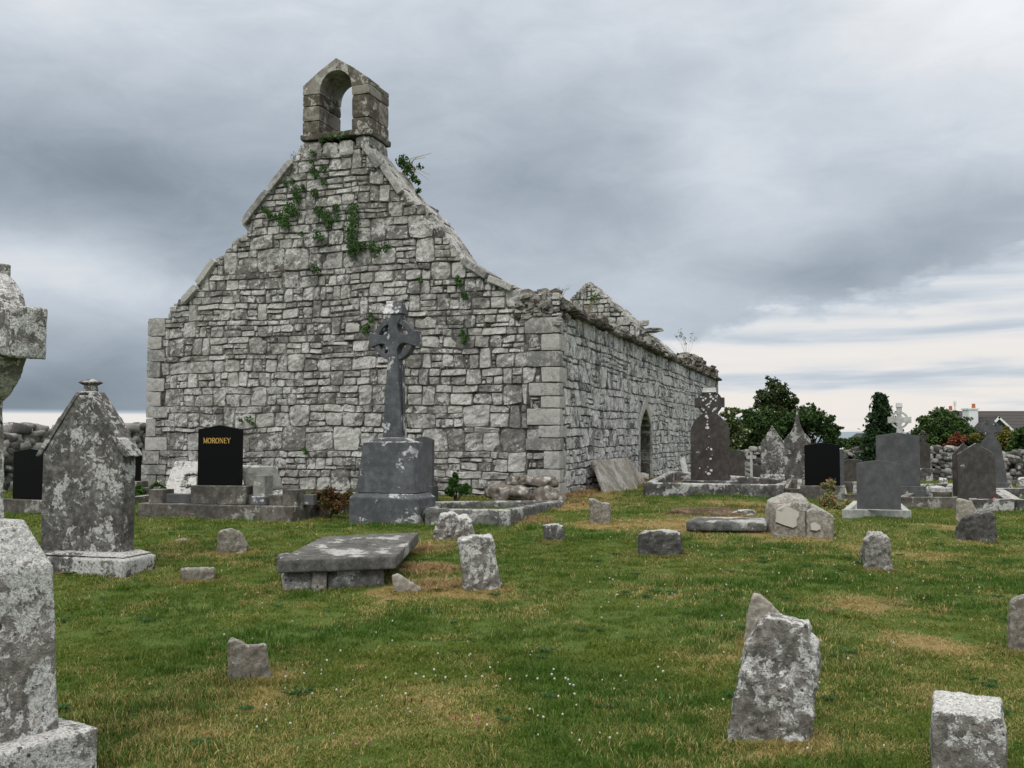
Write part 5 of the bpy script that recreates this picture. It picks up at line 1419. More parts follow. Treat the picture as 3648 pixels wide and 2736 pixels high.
shrub('variegated_shrub', 'variegated yellow-green and reddish bush between the black and the grey right-hand headstones', [(2950, 1740, 17.6, 38, 1.0, 1), (2965, 1790, 17.4, 38, 1.1, .9), (3015, 1805, 17.2, 28, .9, .8), (2930, 1790, 17.5, 26, 1, .5)], 700, .035, 'varieg')
shrub('heather_plant', 'low reddish-brown heather cushion left of the tall Celtic cross', [(1170, 1775, 14.8, 50, .6, 1.4), (1222, 1780, 14.8, 46, .6, 1.3), (1128, 1790, 14.9, 38, .5, 1), (1190, 1800, 14.6, 50, .5, 1.4), (1145, 1765, 14.9, 34, .5, 1)], 1500, .022, 'heather')
shrub('green_plant', 'leafy green plant at the foot of the gable wall right of the tall Celtic cross', [(1622, 1730, 17.0, 28, .9, 1), (1655, 1745, 16.9, 26, .7, 1), (1600, 1750, 16.9, 24, .6, .8), (1625, 1700, 17.0, 12, 1.3, .4)], 420, .055, 'fern')
shrub('green_plant', 'nettle patch in front of the left church corner', [(505, 1750, 18.4, 36, .5, 1), (560, 1740, 18.6, 34, .5, 1), (460, 1765, 18.2, 30, .4, .8)], 500, .05, 'fern')
shrub('wall_bush', 'green bush showing over the left dry stone wall', [(330, 1535, 24, 60, .5, 1), (400, 1540, 24, 40, .4, .6), (270, 1545, 23, 40, .4, .6)], 700, .07, 'hedge')
shrub('green_plant', 'small green weed at the side wall foot, left of the thin white tablet', [(2395, 1712, 25.5, 20, .6, 1)], 200, .05, 'fern')

# ------------------------------------------------------------------ hedge, trees
def tree(name, label, base, trunk_h, crown, leafn, leafs, mat, rnd, trunk_r=.12, cat='tree', flat=None, tone=None):
    """crown: list of (Vector centre, radius, squash)"""
    t0 = thing(name, base, label, cat)
    tr = MB(); top = base + UP * trunk_h
    tube(tr, [base - UP * .2, base + (top - base) * .5 + Vector((.05, 0, 0)), top], [trunk_r, trunk_r * .8, trunk_r * .55], 8)
    for c, r, sq in crown:
        tube(tr, [top - UP * trunk_h * .3, (top + c) / 2 + UP * .1, c], [trunk_r * .25, trunk_r * .15, trunk_r * .06], 5)
    tr.build('trunk', M['bark'], t0)
    mb = MB()
    for c, r, sq in crown:
        nsub = max(14, int(r * 24))
        for k in range(nsub):
            v = Vector((rnd.gauss(0, 1), rnd.gauss(0, 1), rnd.gauss(0, 1))).normalized() * (rnd.uniform(.0, 1.02) ** .5 if rnd.random() < .8 else rnd.uniform(1, 1.3))
            cc = c + Vector((v.x * r, v.y * r, v.z * r * sq))
            leaves(mb, cluster(cc, r * rnd.uniform(.22, .42), max(18, int(leafn * 9 * r * r / nsub)), rnd, .8), leafs * .72, rnd, flat)
    for c, r, sq in crown:
        leaves(mb, [Vector((p.x, p.y, c.z + (p.z - c.z) * sq)) for p in cluster(c, r * .98, int(leafn * 7 * r * r), rnd, 1, .6)], leafs * .8, rnd, flat)
    mb.build('crown', M[mat], t0)
    return t0
def PB(px, py, Y): return P(px, py, Y)
def gp_(px, Y):
    x = (px - 1824) / F * Y; return Vector((x, Y, g(x, Y)))
def RB(x, y): return (2998 + x / 3.318, 1350 + y / 3.318)
rnd = random.Random(77)
def cr(lst, Y, conv=RA): return [(PB(*conv(x, y), Y + rnd.uniform(-.4, .4)), r / 3.318 / F * Y, sq) for x, y, r, sq in lst]
tree('small_tree', 'loose-crowned tree rising highest above the hedge', gp_(2765, 37), 2.2, cr([(1180, 80, 100, 1.1), (1090, 190, 110, .8), (1290, 150, 100, .9), (1210, 260, 140, .9), (1400, 260, 90, .7), (1060, 330, 120, .7), (1330, 350, 120, .7)], 37), 520, .085, 'tree', rnd)
tree('elder_bush', 'elder bush dotted with creamy flower heads beside the end of the church wall', gp_(2600, 34), .9, cr([(650, 420, 90, .8), (700, 540, 110, 1), (760, 680, 130, 1), (690, 780, 110, 1), (620, 600, 80, 1.1), (740, 380, 60, .7)], 34), 620, .09, 'elder', rnd)
tree('hedge_bush', 'dense dark green hawthorn bush in the hedge behind the steep-gabled headstone', gp_(2720, 35), 1.0, cr([(900, 560, 170, .9), (1050, 520, 150, .7), (1000, 720, 190, .8), (850, 820, 120, .7), (1180, 600, 150, .9), (880, 420, 80, .7), (960, 470, 120, .8), (1300, 470, 120, .8), (1130, 420, 90, .8), (800, 640, 120, .9)], 35), 480, .085, 'hedge', rnd)
tree('hedge_bush', 'dense green bush in the hedge behind the black and spired headstones', gp_(2880, 35.5), 1.0, cr([(1400, 560, 170, .9), (1580, 480, 140, .9), (1700, 560, 150, .8), (1500, 720, 180, .8), (1800, 620, 130, .9), (1640, 360, 60, 1.1), (1850, 740, 110, .8), (1860, 470, 50, .8), (1960, 575, 40, .4), (1480, 440, 110, .8), (1740, 440, 80, .9), (1540, 360, 50, 1.0), (1900, 620, 90, .9), (1300, 600, 120, .9)], 35.5), 480, .085, 'hedge', rnd)
tree('low_bush', 'low green bush right of the hedge, below the sea view', gp_(3045, 36), .5, cr([(60, 760, 90, .7), (160, 740, 90, .7), (240, 760, 90, .8), (120, 850, 100, .8), (320, 840, 80, .8), (-60, 780, 60, .7), (250, 890, 90, .6)], 36, RB), 620, .08, 'cedar', rnd)
# conifer: drooping tiers
def conifer(name, label, base, tip, wid, n, mat, leafs=.07):
    t0 = thing(name, base, label, 'tree'); tr = MB(); tube(tr, [base - UP * .2, (base + tip) / 2, tip], [.12, .07, .015], 6); tr.build('trunk', M['bark'], t0)
    mb = MB(); H_ = (tip - base).length
    for k in range(n):
        f = (k / n) ** .9; c = base.lerp(tip, .12 + .88 * f); R_ = wid * (1 - f) ** 1.05 * rnd.uniform(.7, 1.15) + .09
        a = rnd.uniform(0, 6.28); d = Vector((math.cos(a), math.sin(a), 0))
        pts = []
        for q_ in range(34):
            s = rnd.random() ** .7; p = c + d * R_ * s + UP * (.18 * R_ * math.sin(s * 3) - .32 * R_ * s * s * 1.4); sp2 = .09 + .12 * R_
            pts.append(p + Vector((rnd.gauss(0, sp2 * .6), rnd.gauss(0, sp2 * .6), rnd.gauss(0, sp2 * .35))))
        leaves(mb, pts, leafs, rnd, el=2.4)
    mb.build('crown', M[mat], t0)
conifer('conifer', 'dark slender conifer with leaning tip left of the pale Celtic cross', gp_(3150, 31), P(3134, 1408, 31), 1.0, 230, 'conif')
tree('cypress_shrub', 'feathery drooping green cypress in the middle of the right background', gp_(3345, 33), 1.0, cr([(1130, 420, 90, .8), (1230, 450, 110, .8), (1050, 560, 160, .7), (1250, 620, 180, .8), (1400, 600, 150, .7), (900, 640, 110, .6), (1000, 740, 170, .7), (1130, 800, 170, .6), (1350, 520, 100, .7), (960, 470, 50, .6)], 33, RB), 470, .085, 'cedar', rnd)
tree('russet_shrub', 'russet-leaved shrub in front of the cypress', gp_(3400, 32), .4, cr([(1360, 720, 90, .7), (1300, 780, 60, .7), (1420, 700, 60, .6), (1290, 880, 40, .7)], 32, RB), 600, .08, 'russet', rnd)
tree('yellow_shrub', 'yellowish-green shrub behind the far right Celtic cross headstone', gp_(3590, 32), .7, cr([(1930, 650, 110, .8), (2020, 720, 110, .8), (1900, 760, 100, .8), (1570, 690, 70, .6), (1640, 650, 60, .6)], 32, RB), 560, .08, 'yellow', rnd)
tree('green_shrub', 'green shrub at the right edge behind the back wall', gp_(3640, 31), .7, cr([(2110, 650, 100, .7), (2080, 800, 120, .8), (2000, 880, 90, .7), (2220, 720, 150, .9)], 31, RB), 560, .08, 'cedar', rnd)
tree('hedge_bush', 'dark bush filling the gap under the cypress behind the back wall', gp_(3380, 34), .6, cr([(1150, 850, 150, .6), (1350, 820, 150, .7), (1500, 760, 130, .8), (1620, 740, 110, .7), (1750, 780, 120, .7), (1250, 900, 100, .6)], 34.2, RB), 420, .09, 'conif', rnd)

# ------------------------------------------------------------------ house
HYd = 52.0
def hp_(px, py, Y=HYd): return P(px, py, Y)
hc = hp_(3560, 1600); hc.z = g(hc.x, hc.y)
house = thing('house', hc, 'white house with a brown tiled roof and chimneys beyond the back wall on the right', 'house')
ridL = hp_(3382, 1464, HYd); zr = ridL.z; dmm = HYd / F
zev = hp_(3500, 1545, HYd - 3.4).z
X0 = ridL.x; X1 = X0 + 12
Yr = HYd; Ye = HYd - 3.4; Yb2 = HYd + 3.4
mb = MB()
th = .12
def roofside(Ya, sgn):
    v = [Vector((X0 - .3, Yr, zr)), Vector((X1, Yr, zr)), Vector((X1, Ya, zev)), Vector((X0 - .3, Ya, zev))]
    mb.add(v + [p - UP * th for p in v], [(0, 1, 2, 3), (7, 6, 5, 4), (0, 4, 5, 1), (1, 5, 6, 2), (2, 6, 7, 3), (3, 7, 4, 0)])
roofside(Ye - .2, 1); roofside(Yb2 + .2, -1)
roof = mb.build('roof', M['roof'], house, recalc=True)
mb = MB(); mb.prism([(Ye, hc.z - .5), (Yb2, hc.z - .5), (Yb2, zev - .05), (Yr, zr - .15), (Ye, zev - .05)], lambda a, b, d: Vector((d, a, b)), X0, X1 - .2); mb.build('wall', M['render_w'], house, recalc=True)
def chim(xl, xr, yt, yb, Y, pot, potw):
    mb = MB(); a = P(xl, yt, Y); b_ = P(xr, yb, Y); mb.box(Vector((0, 0, 0)), (Vector((1, 0, 0)), Vector((0, 1, 0)), UP), a.x, b_.x, Y, Y + .7, b_.z, a.z)
    mb.box(Vector((0, 0, 0)), (Vector((1, 0, 0)), Vector((0, 1, 0)), UP), a.x - .05, b_.x + .05, Y - .05, Y + .75, a.z, a.z + .07)
    c = mb.build('chimney', M['render_w'], roof if False else house, recalc=True)
    m2 = MB(); p0 = P((xl + xr) / 2, yt, Y + .3); tube(m2, [p0 + UP * .05, p0 + UP * (.07 + pot)], [potw, potw * .85], 10); m2.build('chimney_pot', M['clay'], c, recalc=True)
chim(3451, 3486, 1459, 1535, HYd - 2.6, .22, .09)
chim(3380, 3393, 1466, 1480, HYd + .3, .22, .09)
mb = MB(); p0 = P(3402, 1466, HYd); tube(mb, [p0, p0 + UP * .52], [.02, .015], 5)
for k in range(4): tube(mb, [p0 + UP * (.5 - .07 * k) - Vector((.09, 0, 0)), p0 + UP * (.5 - .07 * k) + Vector((.09, 0, 0))], [.012, .012], 4)
mb.build('aerial', M['metal'], house)
# dormer gable with white bargeboards
dY = HYd - 4.2
ga, gl, gr = P(3560, 1483, dY), P(3505, 1535, dY), P(3650, 1560, dY)
def bar(mb, a, b_, w=.09, dp=.12):
    d = (b_ - a).normalized(); n_ = Vector((d.z, 0, -d.x)); n_ = n_ if n_.z > 0 else -n_
    O = (a + b_) / 2; mb.box(O, (d, Vector((0, 1, 0)), n_), -(b_ - a).length / 2, (b_ - a).length / 2, 0, dp, -w, 0)
gl = P(3525, 1510, dY); gl = Vector((ga.x - (ga.z - P(0, 1545, dY).z) * .95, dY, P(0, 1545, dY).z)); gr = Vector((ga.x + (ga.z - P(0, 1580, dY).z) * 1.05, dY, P(0, 1580, dY).z))
mb = MB(); bar(mb, gl, ga); bar(mb, ga, gr); mb.build('bargeboard', M['render_w'], house, recalc=True)
mb = MB()
v = [ga, gl, gr]
mb.add([ga + Vector((0, .05, .02)), gl + Vector((0, .05, 0)), gl + Vector((0, 3.5, 0)), ga + Vector((0, 3.5, .02))], [(0, 1, 2, 3)])
mb.add([ga + Vector((0, .05, .02)), gr + Vector((0, .05, 0)), gr + Vector((0, 3.5, 0)), ga + Vector((0, 3.5, .02))], [(3, 2, 1, 0)])
mb.build('porch_roof', M['roof'], house, recalc=True)
mb = MB(); mb.prism([(gl.x, gl.z), (gr.x, gr.z), (gr.x, hc.z), (gl.x, hc.z)] if False else [(gl.x + .1, hc.z), (gr.x - .1, hc.z), (gr.x - .1, gr.z - .05), (ga.x, ga.z - .1), (gl.x + .1, gl.z - .05)], lambda a, b, d: Vector((a, d, b)), dY + .12, dY + 3); mb.build('wall', M['roof'], house, recalc=True)
# second building: just its white gable corner
o2 = P(3100, 1575, 56); b2 = Vector((o2.x, 56, g(o2.x, 56)))
sh = thing('outbuilding', b2, 'white gabled outbuilding peeping out left of the conifer', 'building')
ap = P(3113, 1549, 56); mb = MB()
mb.prism([(ap.x - 1.1, b2.z), (ap.x + 1.5, b2.z), (ap.x + 1.5, ap.z - .9), (ap.x + .1, ap.z), (ap.x - .55, ap.z - .42), (ap.x - 1.1, ap.z - .9)], lambda a, b, d: Vector((a, d, b)), 56, 59); mb.build('wall', M['render_w'], sh, recalc=True)
mb = MB(); bar(mb, Vector((ap.x - .65, 55.9, ap.z - .42)), Vector((ap.x + .1, 55.9, ap.z + .10)), .07, 3.2); mb.build('roof', M['roof'], sh, recalc=True)

# ================================================================== foreground Celtic cross (left edge)
a_ = math.radians(35)
Bx = Vector((math.sin(a_), math.cos(a_), 0)); Ax = Vector((math.cos(a_), -math.sin(a_), 0))
# plinth right corner at pixel (350,2592), depth 4.35
pc = P(350, 2592, 4.45)
PW, PD = .86, .60
fO = pc - Bx * PD - Ax * (PW) + Ax * (PW / 2) + Bx * (PD / 2)
fO = Vector((fO.x, fO.y, g(fO.x, fO.y)))
zpl = pc.z - fO.z
fc = thing('celtic_cross', fO, 'large pale lichen-crusted Celtic cross cut by the left edge, nearest the camera', 'stone cross')
axf = (Ax, Bx, UP)
mb = MB(); mb.frustum(fO, axf, PW, PD, -.2, PW, PD, zpl); weather(mb.build('plinth', M['lichen'], fc, recalc=True), .013, .015, .15, .008, .03)
ztopped = P(195, 2022, 4.4).z - fO.z; zsl = P(0, 1862, 4.3).z - fO.z
mb = MB(); mb.frustum(fO, axf, PW * .70, PD * .66, zpl - .03, PW * .62, PD * .58, ztopped)
mb.frustum(fO, axf, PW * .62, PD * .58, ztopped - .001, PW * .34, PD * .34, zsl); weather(mb.build('pedestal', M['lichen'], fc, recalc=True), .013, .015, .15, .008, .03)
# shaft + head
armY = fO.y
zc_ = P(0, 1200, armY).z - fO.z
def along_x(px):  # distance along Ax from fO at pixel px
    k = (px - 1824) / F; return (k * fO.y - fO.x) / (Ax.x - k * Ax.y)
FCARM = along_x(100) + .085; fS = fO - Ax * .085
dep = .16
poly = cross_head_poly(.105, .10, zsl - .05, zc_, FCARM, .115, P(0, 935, armY).z - fO.z, .085, .11)
mb = MB(); mb.prism(poly, lambda a, b, d: fS + Ax * a + UP * b + Bx * d, -dep / 2, dep / 2); weather(mb.build('shaft', M['lichen'], fc, recalc=True), .011, .010, .15, .006, .03)
mb = MB(); annulus(mb, fS, Ax, Bx, zc_, .235, .31, -dep / 2 + .02, dep / 2 - .02); weather(mb.build('ring', M['lichen'], fc, recalc=True), .011, .006, .15, .005, .03)

# ================================================================== GROUND, SEA, HILLS
for px, py, r_, k_ in [(2050, 1800, .6, .9), (2130, 1765, .6, .9), (2200, 1745, .6, .8), (2280, 1730, .6, .8), (1900, 1850, .35, .8), (1985, 1815, .4, .9), (2020, 1805, .4, .9),
                       (3090, 2150, .35, 1.0), (3300, 2300, .35, .7), (2150, 1872, .5, .7), (2700, 1800, .8, .7), (3390, 1880, .5, .7), (3300, 1985, .5, .6), (1450, 2480, .4, .4), (470, 1990, .3, .4), (500, 2500, .5, .5), (800, 2630, .4, .4)]:
    p = G(px, py); SPOTS.append((p.x, p.y, r_, k_))
SPOTS.append((O2.x + .8, O2.y, .4, .4))
def axis(lo, hi, step, far, k=1.28):
    c = list(np.arange(lo, hi + 1e-6, step)); s = step; x = c[-1]; a = []
    while x < far: s *= k; x += s; a.append(x)
    s = step; x = c[0]; b_ = []
    while x > -far: s *= k; x -= s; b_.append(x)
    return np.array(b_[::-1] + c + a)
xs = axis(-15, 17, .16, 9000); ys = axis(-3, 36, .16, 12000)
XX, YY = np.meshgrid(xs, ys)
ZZ = np.array([[g(x, y) for x in xs] for y in ys])
near = (np.abs(XX) < 17.5) & (YY < 37) & (YY > -3.5)
DD = np.full(XX.shape, .3); DD[near] = drymask(XX[near], YY[near])
nx_, ny_ = len(xs), len(ys)
verts = np.stack([XX.ravel(), YY.ravel(), ZZ.ravel()], 1)
idx = np.arange(nx_ * ny_).reshape(ny_, nx_)
faces = np.stack([idx[:-1, :-1].ravel(), idx[:-1, 1:].ravel(), idx[1:, 1:].ravel(), idx[1:, :-1].ravel()], 1)
me = bpy.data.meshes.new('ground'); me.from_pydata(verts.tolist(), [], faces.tolist())
at = me.attributes.new('dry', 'FLOAT', 'POINT'); at.data.foreach_set('value', DD.ravel())
me.polygons.foreach_set('use_smooth', [True] * len(faces))
m, t, b = base_mat('turf_soil')
dry = t.n('ShaderNodeAttribute', attribute_name='dry').outputs['Fac']
v = t.n('ShaderNodeNewGeometry').outputs['Position']
n1 = t.noise(v, 9, 6, .65); n2 = t.noise(v, 60, 4, .6)
f = t.smooth(t.m('MULTIPLY_ADD', t.m('SUBTRACT', n1, .5), .8, dry), .45, .75)
c1 = t.mix(n2, (.045, .075, .012, 1), (.10, .15, .025, 1)); c2 = t.mix(n2, (.15, .105, .04, 1), (.32, .23, .10, 1))
t.nt.links.new(t.mix(f, c1, c2), b.inputs['Base Color']); b.inputs['Roughness'].default_value = .95
bp = t.n('ShaderNodeBump', {'Strength': .7, 'Distance': .03, 'Height': n2}); t.nt.links.new(bp.outputs[0], b.inputs['Normal'])
me.materials.append(m); ground = bpy.data.objects.new('ground', me); COL.objects.link(ground); tag(ground, 'mown grassy ground of the graveyard with dry patches', 'ground', kind='structure')
# sea and hills
mb = MB(); R_ = 30000; n = 48
mb.add([Vector((R_ * math.sin(6.2832 * k / n), R_ * math.cos(6.2832 * k / n), -18)) for k in range(n)], [tuple(range(n))[::-1]])
m, t, b = base_mat('sea_water'); b.inputs['Base Color'].default_value = (.10, .14, .18, 1); b.inputs['Roughness'].default_value = .35
tag(mb.build('sea', m), 'grey-blue sea on the horizon', 'sea', kind='structure')
mb = MB(); vs = []; fs = []
n = 60
for k in range(n + 1):
    az_ = math.radians(8 + 30 * k / n); Rr = 9000
    h = 26 + 26 * noise.noise(Vector((k * .13, 0, 4))) + 22 * math.sin(k / n * 3.14)
    for rr_, zz_ in ((Rr, -19), (Rr + 700, h), (Rr + 2500, -19)): vs.append(Vector((rr_ * math.sin(az_), rr_ * math.cos(az_), zz_)))
for k in range(n):
    for j in range(2): fs.append((k * 3 + j, (k + 1) * 3 + j, (k + 1) * 3 + j + 1, k * 3 + j + 1))
mb.add(vs, fs); tag(mb.build('hills', plain('haze_tinted_hills', (.22, .27, .30, 1), .9, .1, .1), smooth=True), 'low hills across the water, tinted haze-blue', 'hills', kind='structure')  # blue-grey base colour paints the distance haze onto the hills; no air volume

# ------------------------------------------------------------------ grass
def grassmat(name, greens, straws, thr=.5):
    m, t, b = base_mat(name)
    at = t.n('ShaderNodeAttribute', attribute_name='dry'); at.attribute_type = 'INSTANCER'
    tn = t.n('ShaderNodeAttribute', attribute_name='tone').outputs['Fac']
    gn = t.n('ShaderNodeAttribute', attribute_name='lush'); gn.attribute_type = 'INSTANCER'
    gcol = t.mix(gn.outputs['Fac'], t.ramp(tn, [(0, greens[0]), (1, greens[1])]), t.ramp(tn, [(0, greens[2]), (1, greens[3])]))
    scol = t.ramp(tn, [(0, straws[0]), (1, straws[1])])
    # each blade compares its own value with the dryness of its place
    f = t.smooth(t.m('SUBTRACT', t.m('MULTIPLY', at.outputs['Fac'], 1.15), t.m('FRACT', t.m('MULTIPLY', tn, 7.31))), -.08, .08)
    col = t.mix(f, gcol, scol)
    t.nt.links.new(col, b.inputs['Base Color']); b.inputs['Roughness'].default_value = .6
    tr = t.n('ShaderNodeBsdfTranslucent', {0: col}); mx = t.n('ShaderNodeMixShader', {0: .3, 1: b.outputs[0], 2: tr.outputs[0]})
    t.nt.links.new(mx.outputs[0], t.nt.nodes['Material Output'].inputs[0])
    return m
GM = grassmat('grass_blades', ((.076, .118, .011, 1), (.165, .212, .028, 1), (.034, .094, .009, 1), (.086, .167, .018, 1)), ((.25, .20, .06, 1), (.50, .41, .17, 1)))
src = bpy.data.collections.new('tufts')
def tuft(i, nb, rad, hmin, hmax, wd, lean=.5):
    r_ = random.Random(300 + i); mb = MB()
    for k in range(nb):
        a = r_.uniform(0, 6.28); q_ = rad * math.sqrt(r_.random()); p = Vector((q_ * math.cos(a), q_ * math.sin(a), -.01))
        h = r_.uniform(hmin, hmax); b_ = r_.uniform(0, 6.28); d = Vector((math.cos(b_), math.sin(b_), 0)); s = Vector((-d.y, d.x, 0)) * wd * r_.uniform(.6, 1.2) / 2
        ln = h * r_.uniform(.1, lean); m_ = p + d * ln * .35 + UP * h * .6; tip = p + d * ln + UP * h * r_.uniform(.75, 1)
        mb.add([p - s, p + s, m_ + s * .8, m_ - s * .8, tip], [(0, 1, 2, 3), (3, 2, 4)], 0, r_.random())
    me = mb.build('tuft', GM); COL.objects.unlink(me); src.objects.link(me)
for i in range(5): tuft(i, 80, .085, .014, .040, .0042, 1.1)
for i in range(2): tuft(10 + i, 60, .06, .03, .075, .0045, .8)
def inst_group(name, coll):
    ng = bpy.data.node_groups.new(name, 'GeometryNodeTree')
    ng.interface.new_socket('Geometry', in_out='INPUT', socket_type='NodeSocketGeometry'); ng.interface.new_socket('Geometry', in_out='OUTPUT', socket_type='NodeSocketGeometry')
    gi = ng.nodes.new('NodeGroupInput'); go = ng.nodes.new('NodeGroupOutput')
    iop = ng.nodes.new('GeometryNodeInstanceOnPoints'); ci = ng.nodes.new('GeometryNodeCollectionInfo')
    ci.inputs[0].default_value = coll; ci.inputs['Separate Children'].default_value = True; ci.inputs['Reset Children'].default_value = True
    def na(nm, ty):
        nd = ng.nodes.new('GeometryNodeInputNamedAttribute'); nd.data_type = ty; nd.inputs[0].default_value = nm; return nd.outputs[0]
    L = ng.links
    L.new(gi.outputs[0], iop.inputs['Points']); L.new(ci.outputs[0], iop.inputs['Instance']); iop.inputs['Pick Instance'].default_value = True
    L.new(na('idx', 'INT'), iop.inputs['Instance Index']); L.new(na('rot', 'FLOAT_VECTOR'), iop.inputs['Rotation']); L.new(na('scl', 'FLOAT_VECTOR'), iop.inputs['Scale'])
    L.new(iop.outputs[0], go.inputs[0])
    return ng
def scatter(name, coll, pts, idxs, rots, scls, drys, lush, label, cat):
    me = bpy.data.meshes.new(name); me.from_pydata([tuple(p) for p in pts], [], [])
    n = len(pts)
    a = me.attributes.new('idx', 'INT', 'POINT'); a.data.foreach_set('value', np.array(idxs, dtype=np.int32))
    a = me.attributes.new('rot', 'FLOAT_VECTOR', 'POINT'); a.data.foreach_set('vector', np.array(rots, dtype=np.float32).ravel())
    a = me.attributes.new('scl', 'FLOAT_VECTOR', 'POINT'); a.data.foreach_set('vector', np.array(scls, dtype=np.float32).ravel())
    a = me.attributes.new('dry', 'FLOAT', 'POINT'); a.data.foreach_set('value', np.array(drys, dtype=np.float32))
    a = me.attributes.new('lush', 'FLOAT', 'POINT'); a.data.foreach_set('value', np.array(lush, dtype=np.float32))
    o = bpy.data.objects.new(name, me); COL.objects.link(o); md = o.modifiers.new('instances', 'NODES'); md.node_group = inst_group(name, coll)
    return tag(o, label, cat, kind='stuff')
nr = np.random.default_rng(4)
def sample(ylo, yhi, dens):
    wmax = .58
    A_ = (yhi ** 2 - ylo ** 2) * wmax + (yhi - ylo) * 6.8
    n = int(A_ * dens); y = np.sqrt(nr.random(n) * (yhi ** 2 - ylo ** 2) + ylo ** 2); x = (nr.random(n) * 2 - 1) * (y * wmax + 3.4)
    return x, y
def in_church(x, y):
    v = Vector((x - C0.x, y - C0.y, 0)); u, s = v.dot(FL), v.dot(SD); return -.02 < u < W + .1 and -.04 < s < LEN
parts = [(1.0, 7, 340, 1.0), (7, 12, 150, 1.2), (12, 19, 75, 1.5), (19, 36, 30, 2.1)]
PX, PY, SC = [], [], []
for lo, hi, dn, s in parts:
    x, y = sample(lo, hi, dn); PX.append(x); PY.append(y); SC.append(np.full(x.shape, s))
PX = np.concatenate(PX); PY = np.concatenate(PY); SC = np.concatenate(SC)
keep = np.array([not in_church(x, y) for x, y in zip(PX, PY)]); PX, PY, SC = PX[keep], PY[keep], SC[keep]
ex_, ey_ = [], []
for bx_, by_, hw__, th__ in BASES + [(O2.x, O2.y - .1, w2 * 1.3, .3), (fO.x + .2, fO.y - .35, .5, .5)]:
    for _ in range(int(26 + 60 * hw__)):
        ex_.append(bx_ + nr.uniform(-1, 1) * (hw__ + .03)); ey_.append(by_ - .02 - abs(nr.normal(0, .035)))
    for sg in (-1, 1):
        for _ in range(12): ex_.append(bx_ + sg * (hw__ + abs(nr.normal(.01, .03)))); ey_.append(by_ + nr.uniform(0, th__))
NB = len(ex_)
PX = np.concatenate([PX, ex_]); PY = np.concatenate([PY, ey_]); SC = np.concatenate([SC, np.full(NB, .8)])
DR = drymask(PX, PY)
LU = np.array([.5 + 1.3 * noise.noise(Vector((x * .8, y * 1.0, 20))) + .5 * noise.noise(Vector((x * 3.5, y * 3.5, 2))) for x, y in zip(PX, PY)]).clip(0, 1)
PZ = np.array([g(x, y) for x, y in zip(PX, PY)])
n = len(PX)
tall = (nr.random(n) < .04 + .16 * (LU > .75))
tall[-NB:] = True
IX = np.where(tall, 5 + nr.integers(0, 2, n), nr.integers(0, 5, n))
RT = np.stack([nr.normal(0, .08, n), nr.normal(0, .08, n), nr.random(n) * 6.28], 1)
s = SC * nr.uniform(.75, 1.3, n); hsc = s * (.70 + .5 * LU) * (1 - .5 * DR) / np.where(SC > 1, SC ** .6, 1)
scatter('grass', src, np.stack([PX, PY, PZ], 1), IX, RT, np.stack([s, s, hsc], 1), DR, LU, 'short mown grass, green with straw-coloured patches', 'grass')

# broad-leaved weeds, clover flowers, plantain heads
src2 = bpy.data.collections.new('weeds')
M['plantleaf'] = leafmat('plantain_leaf', (.05, .12, .035, 1), (.11, .21, .07, 1))
M['clover'] = plain('clover_flower', (.50, .49, .40, 1), .8, .2, .2)
M['seedhead'] = plain('seed_head', (.06, .035, .02, 1), .9, .1, .3)
M['pinkclover'] = plain('pink_flower', (.45, .10, .20, 1), .8, .2, .2)
def plantain(i):
    r_ = random.Random(i); mb = MB()
    for k in range(9):
        a = k * .7 + r_.uniform(-.2, .2); d = Vector((math.cos(a), math.sin(a), 0)); s = Vector((-d.y, d.x, 0)); L_ = r_.uniform(.06, .12); w_ = .012
        mb.add([Vector((0, 0, 0)), d * L_ * .5 + s * w_ + UP * .035, d * L_ + UP * .02, d * L_ * .5 - s * w_ + UP * .035], [(0, 1, 2), (0, 2, 3)], 0, r_.random())
    o = mb.build('rosette', M['plantleaf']); COL.objects.unlink(o); src2.objects.link(o)
for i in range(2): plantain(i)
n = 330; y = np.sqrt(nr.random(n) * (13 ** 2 - 2.6 ** 2) + 2.6 ** 2); x = (nr.random(n) * 2 - 1) * y * .56
# clump them
keep = np.array([noise.noise(Vector((a * .9, b * .9, 33))) > -.05 for a, b in zip(x, y)]); x, y = x[keep], y[keep]; n = len(x)
scatter('weeds', src2, np.stack([x, y, [g(a, b) + .012 for a, b in zip(x, y)]], 1), nr.integers(0, 2, n), np.stack([np.zeros(n), np.zeros(n), nr.random(n) * 6], 1), np.stack([nr.uniform(.3, .75, n)] * 3, 1), np.zeros(n), np.zeros(n), 'broad-leaved plantain and clover rosettes in the lawn', 'weeds')
src3 = bpy.data.collections.new('flowers')
def flower(mat, r, h, stretch=1.0, stemr=.0012):
    mb = MB(); r_ = random.Random(1); blob(mb, Vector((0, 0, h)), (r, r, r * stretch), r_, None, .9, .15, 3, 0); tube(mb, [Vector((0, 0, 0)), Vector((.003, 0, h))], [stemr, stemr], 3, mi=1)
    o = mb.build('flower', [M[mat], M['plantleaf']], smooth=True); COL.objects.unlink(o); src3.objects.link(o)
flower('clover', .0052, .040); flower('seedhead', .0035, .15, 3.2, .0008); flower('pinkclover', .0045, .045)
pts = []; ids = []; sc3 = []
rnd = random.Random(9)
for k in range(130):
    px = rnd.gauss(1700, 520); py = rnd.gauss(2455, 90)
    if rnd.random() < .35: px = rnd.uniform(900, 3300); py = rnd.uniform(2050, 2700)
    if not (300 < px < 3640) or py < 1950 or py > 2735: continue
    p = G(px, py); pts.append(p); ids.append(0); sc3.append(rnd.uniform(.7, 1.25))
for k in range(110):
    px = rnd.uniform(2100, 3500); py = rnd.uniform(1850, 2160); p = G(px, py); pts.append(p); ids.append(0); sc3.append(rnd.uniform(.8, 1.3))
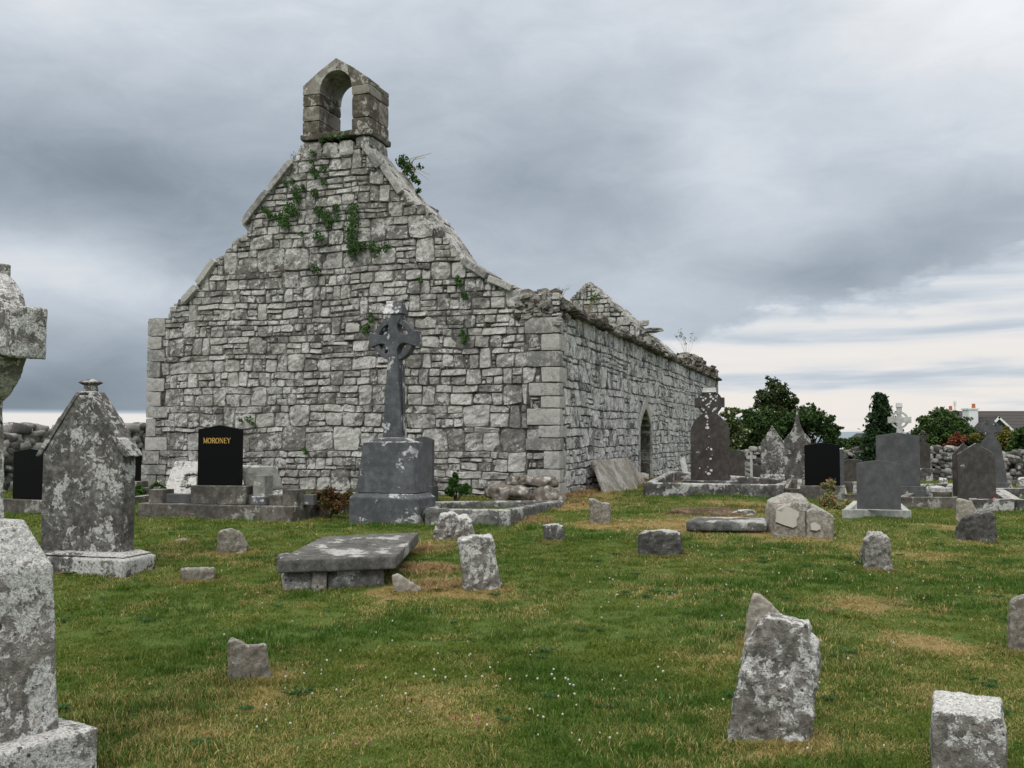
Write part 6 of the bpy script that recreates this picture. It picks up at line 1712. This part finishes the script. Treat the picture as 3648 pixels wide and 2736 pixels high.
for k in range(260):
    px = rnd.uniform(350, 3600); py = rnd.triangular(1950, 2735, 2735); p = G(px, py); pts.append(p); ids.append(1); sc3.append(rnd.uniform(.35, .95))
for px, py in [(1708, 2615), (1703, 2592), (1318, 2678), (1620, 2592), (1264, 2688)]:
    pts.append(G(px, py)); ids.append(2); sc3.append(1.1)
n = len(pts)
scatter('clover_flowers', src3, pts, ids, [(rnd.gauss(0, .12), rnd.gauss(0, .12), rnd.uniform(0, 6)) for _ in range(n)], [(s_,) * 3 for s_ in sc3], [0] * n, [0] * n, 'white clover flowers and dark plantain seed heads scattered in the lawn', 'wild flowers')

# long dry grass at the foot of the church corner and round some stones
src4 = bpy.data.collections.new('straw')
for i in range(2):
    r_ = random.Random(50 + i); mb = MB()
    for k in range(45):
        a = r_.uniform(0, 6.28); q_ = .06 * math.sqrt(r_.random()); p = Vector((q_ * math.cos(a), q_ * math.sin(a), 0)); h = r_.uniform(.03, .11); d = Vector((math.cos(a + r_.uniform(-1, 1)), math.sin(a + r_.uniform(-1, 1)), 0)); s = Vector((-d.y, d.x, 0)) * .002
        mb.add([p - s, p + s, p + d * h * .5 + UP * h * .6 + s, p + d * h * .5 + UP * h * .6 - s, p + d * h * 1.1 + UP * h * .55], [(0, 1, 2, 3), (3, 2, 4)], 0, r_.random())
    o = mb.build('straw_tuft', leafmat('straw_blades', (.22, .14, .06, 1), (.45, .32, .16, 1))); COL.objects.unlink(o); src4.objects.link(o)
pts = []; sc3 = []
for k in range(330):
    s_ = rnd.uniform(0, 8) ; p = C0 + SD * s_ + RD * abs(rnd.gauss(.05, .22)) ; p.z = g(p.x, p.y); pts.append(p); sc3.append(rnd.uniform(.6, 1.3))
for px, py, n_, sp3 in [(1520, 2030, 60, .16), (1500, 1960, 40, .13), (1560, 2090, 30, .16), (3090, 2150, 10, .2), (2060, 1790, 60, .3), (2650, 1812, 50, .4), (1900, 1855, 40, .25), (1620, 1760, 40, .3), (2690, 1850, 20, .2)]:
    c = G(px, py)
    for k in range(n_):
        p = Vector((c.x + rnd.gauss(0, sp3), c.y + rnd.gauss(0, sp3), 0)); p.z = g(p.x, p.y); pts.append(p); sc3.append(rnd.uniform(.4, 1.0))
n = len(pts)
scatter('dry_grass', src4, pts, [rnd.randrange(2) for _ in range(n)], [(0, 0, rnd.uniform(0, 6)) for _ in range(n)], [(s_,) * 3 for s_ in sc3], [0] * n, [0] * n, 'tangled straw-coloured dry grass along the foot of the church wall', 'grass')
bpy.context.view_layer.update()
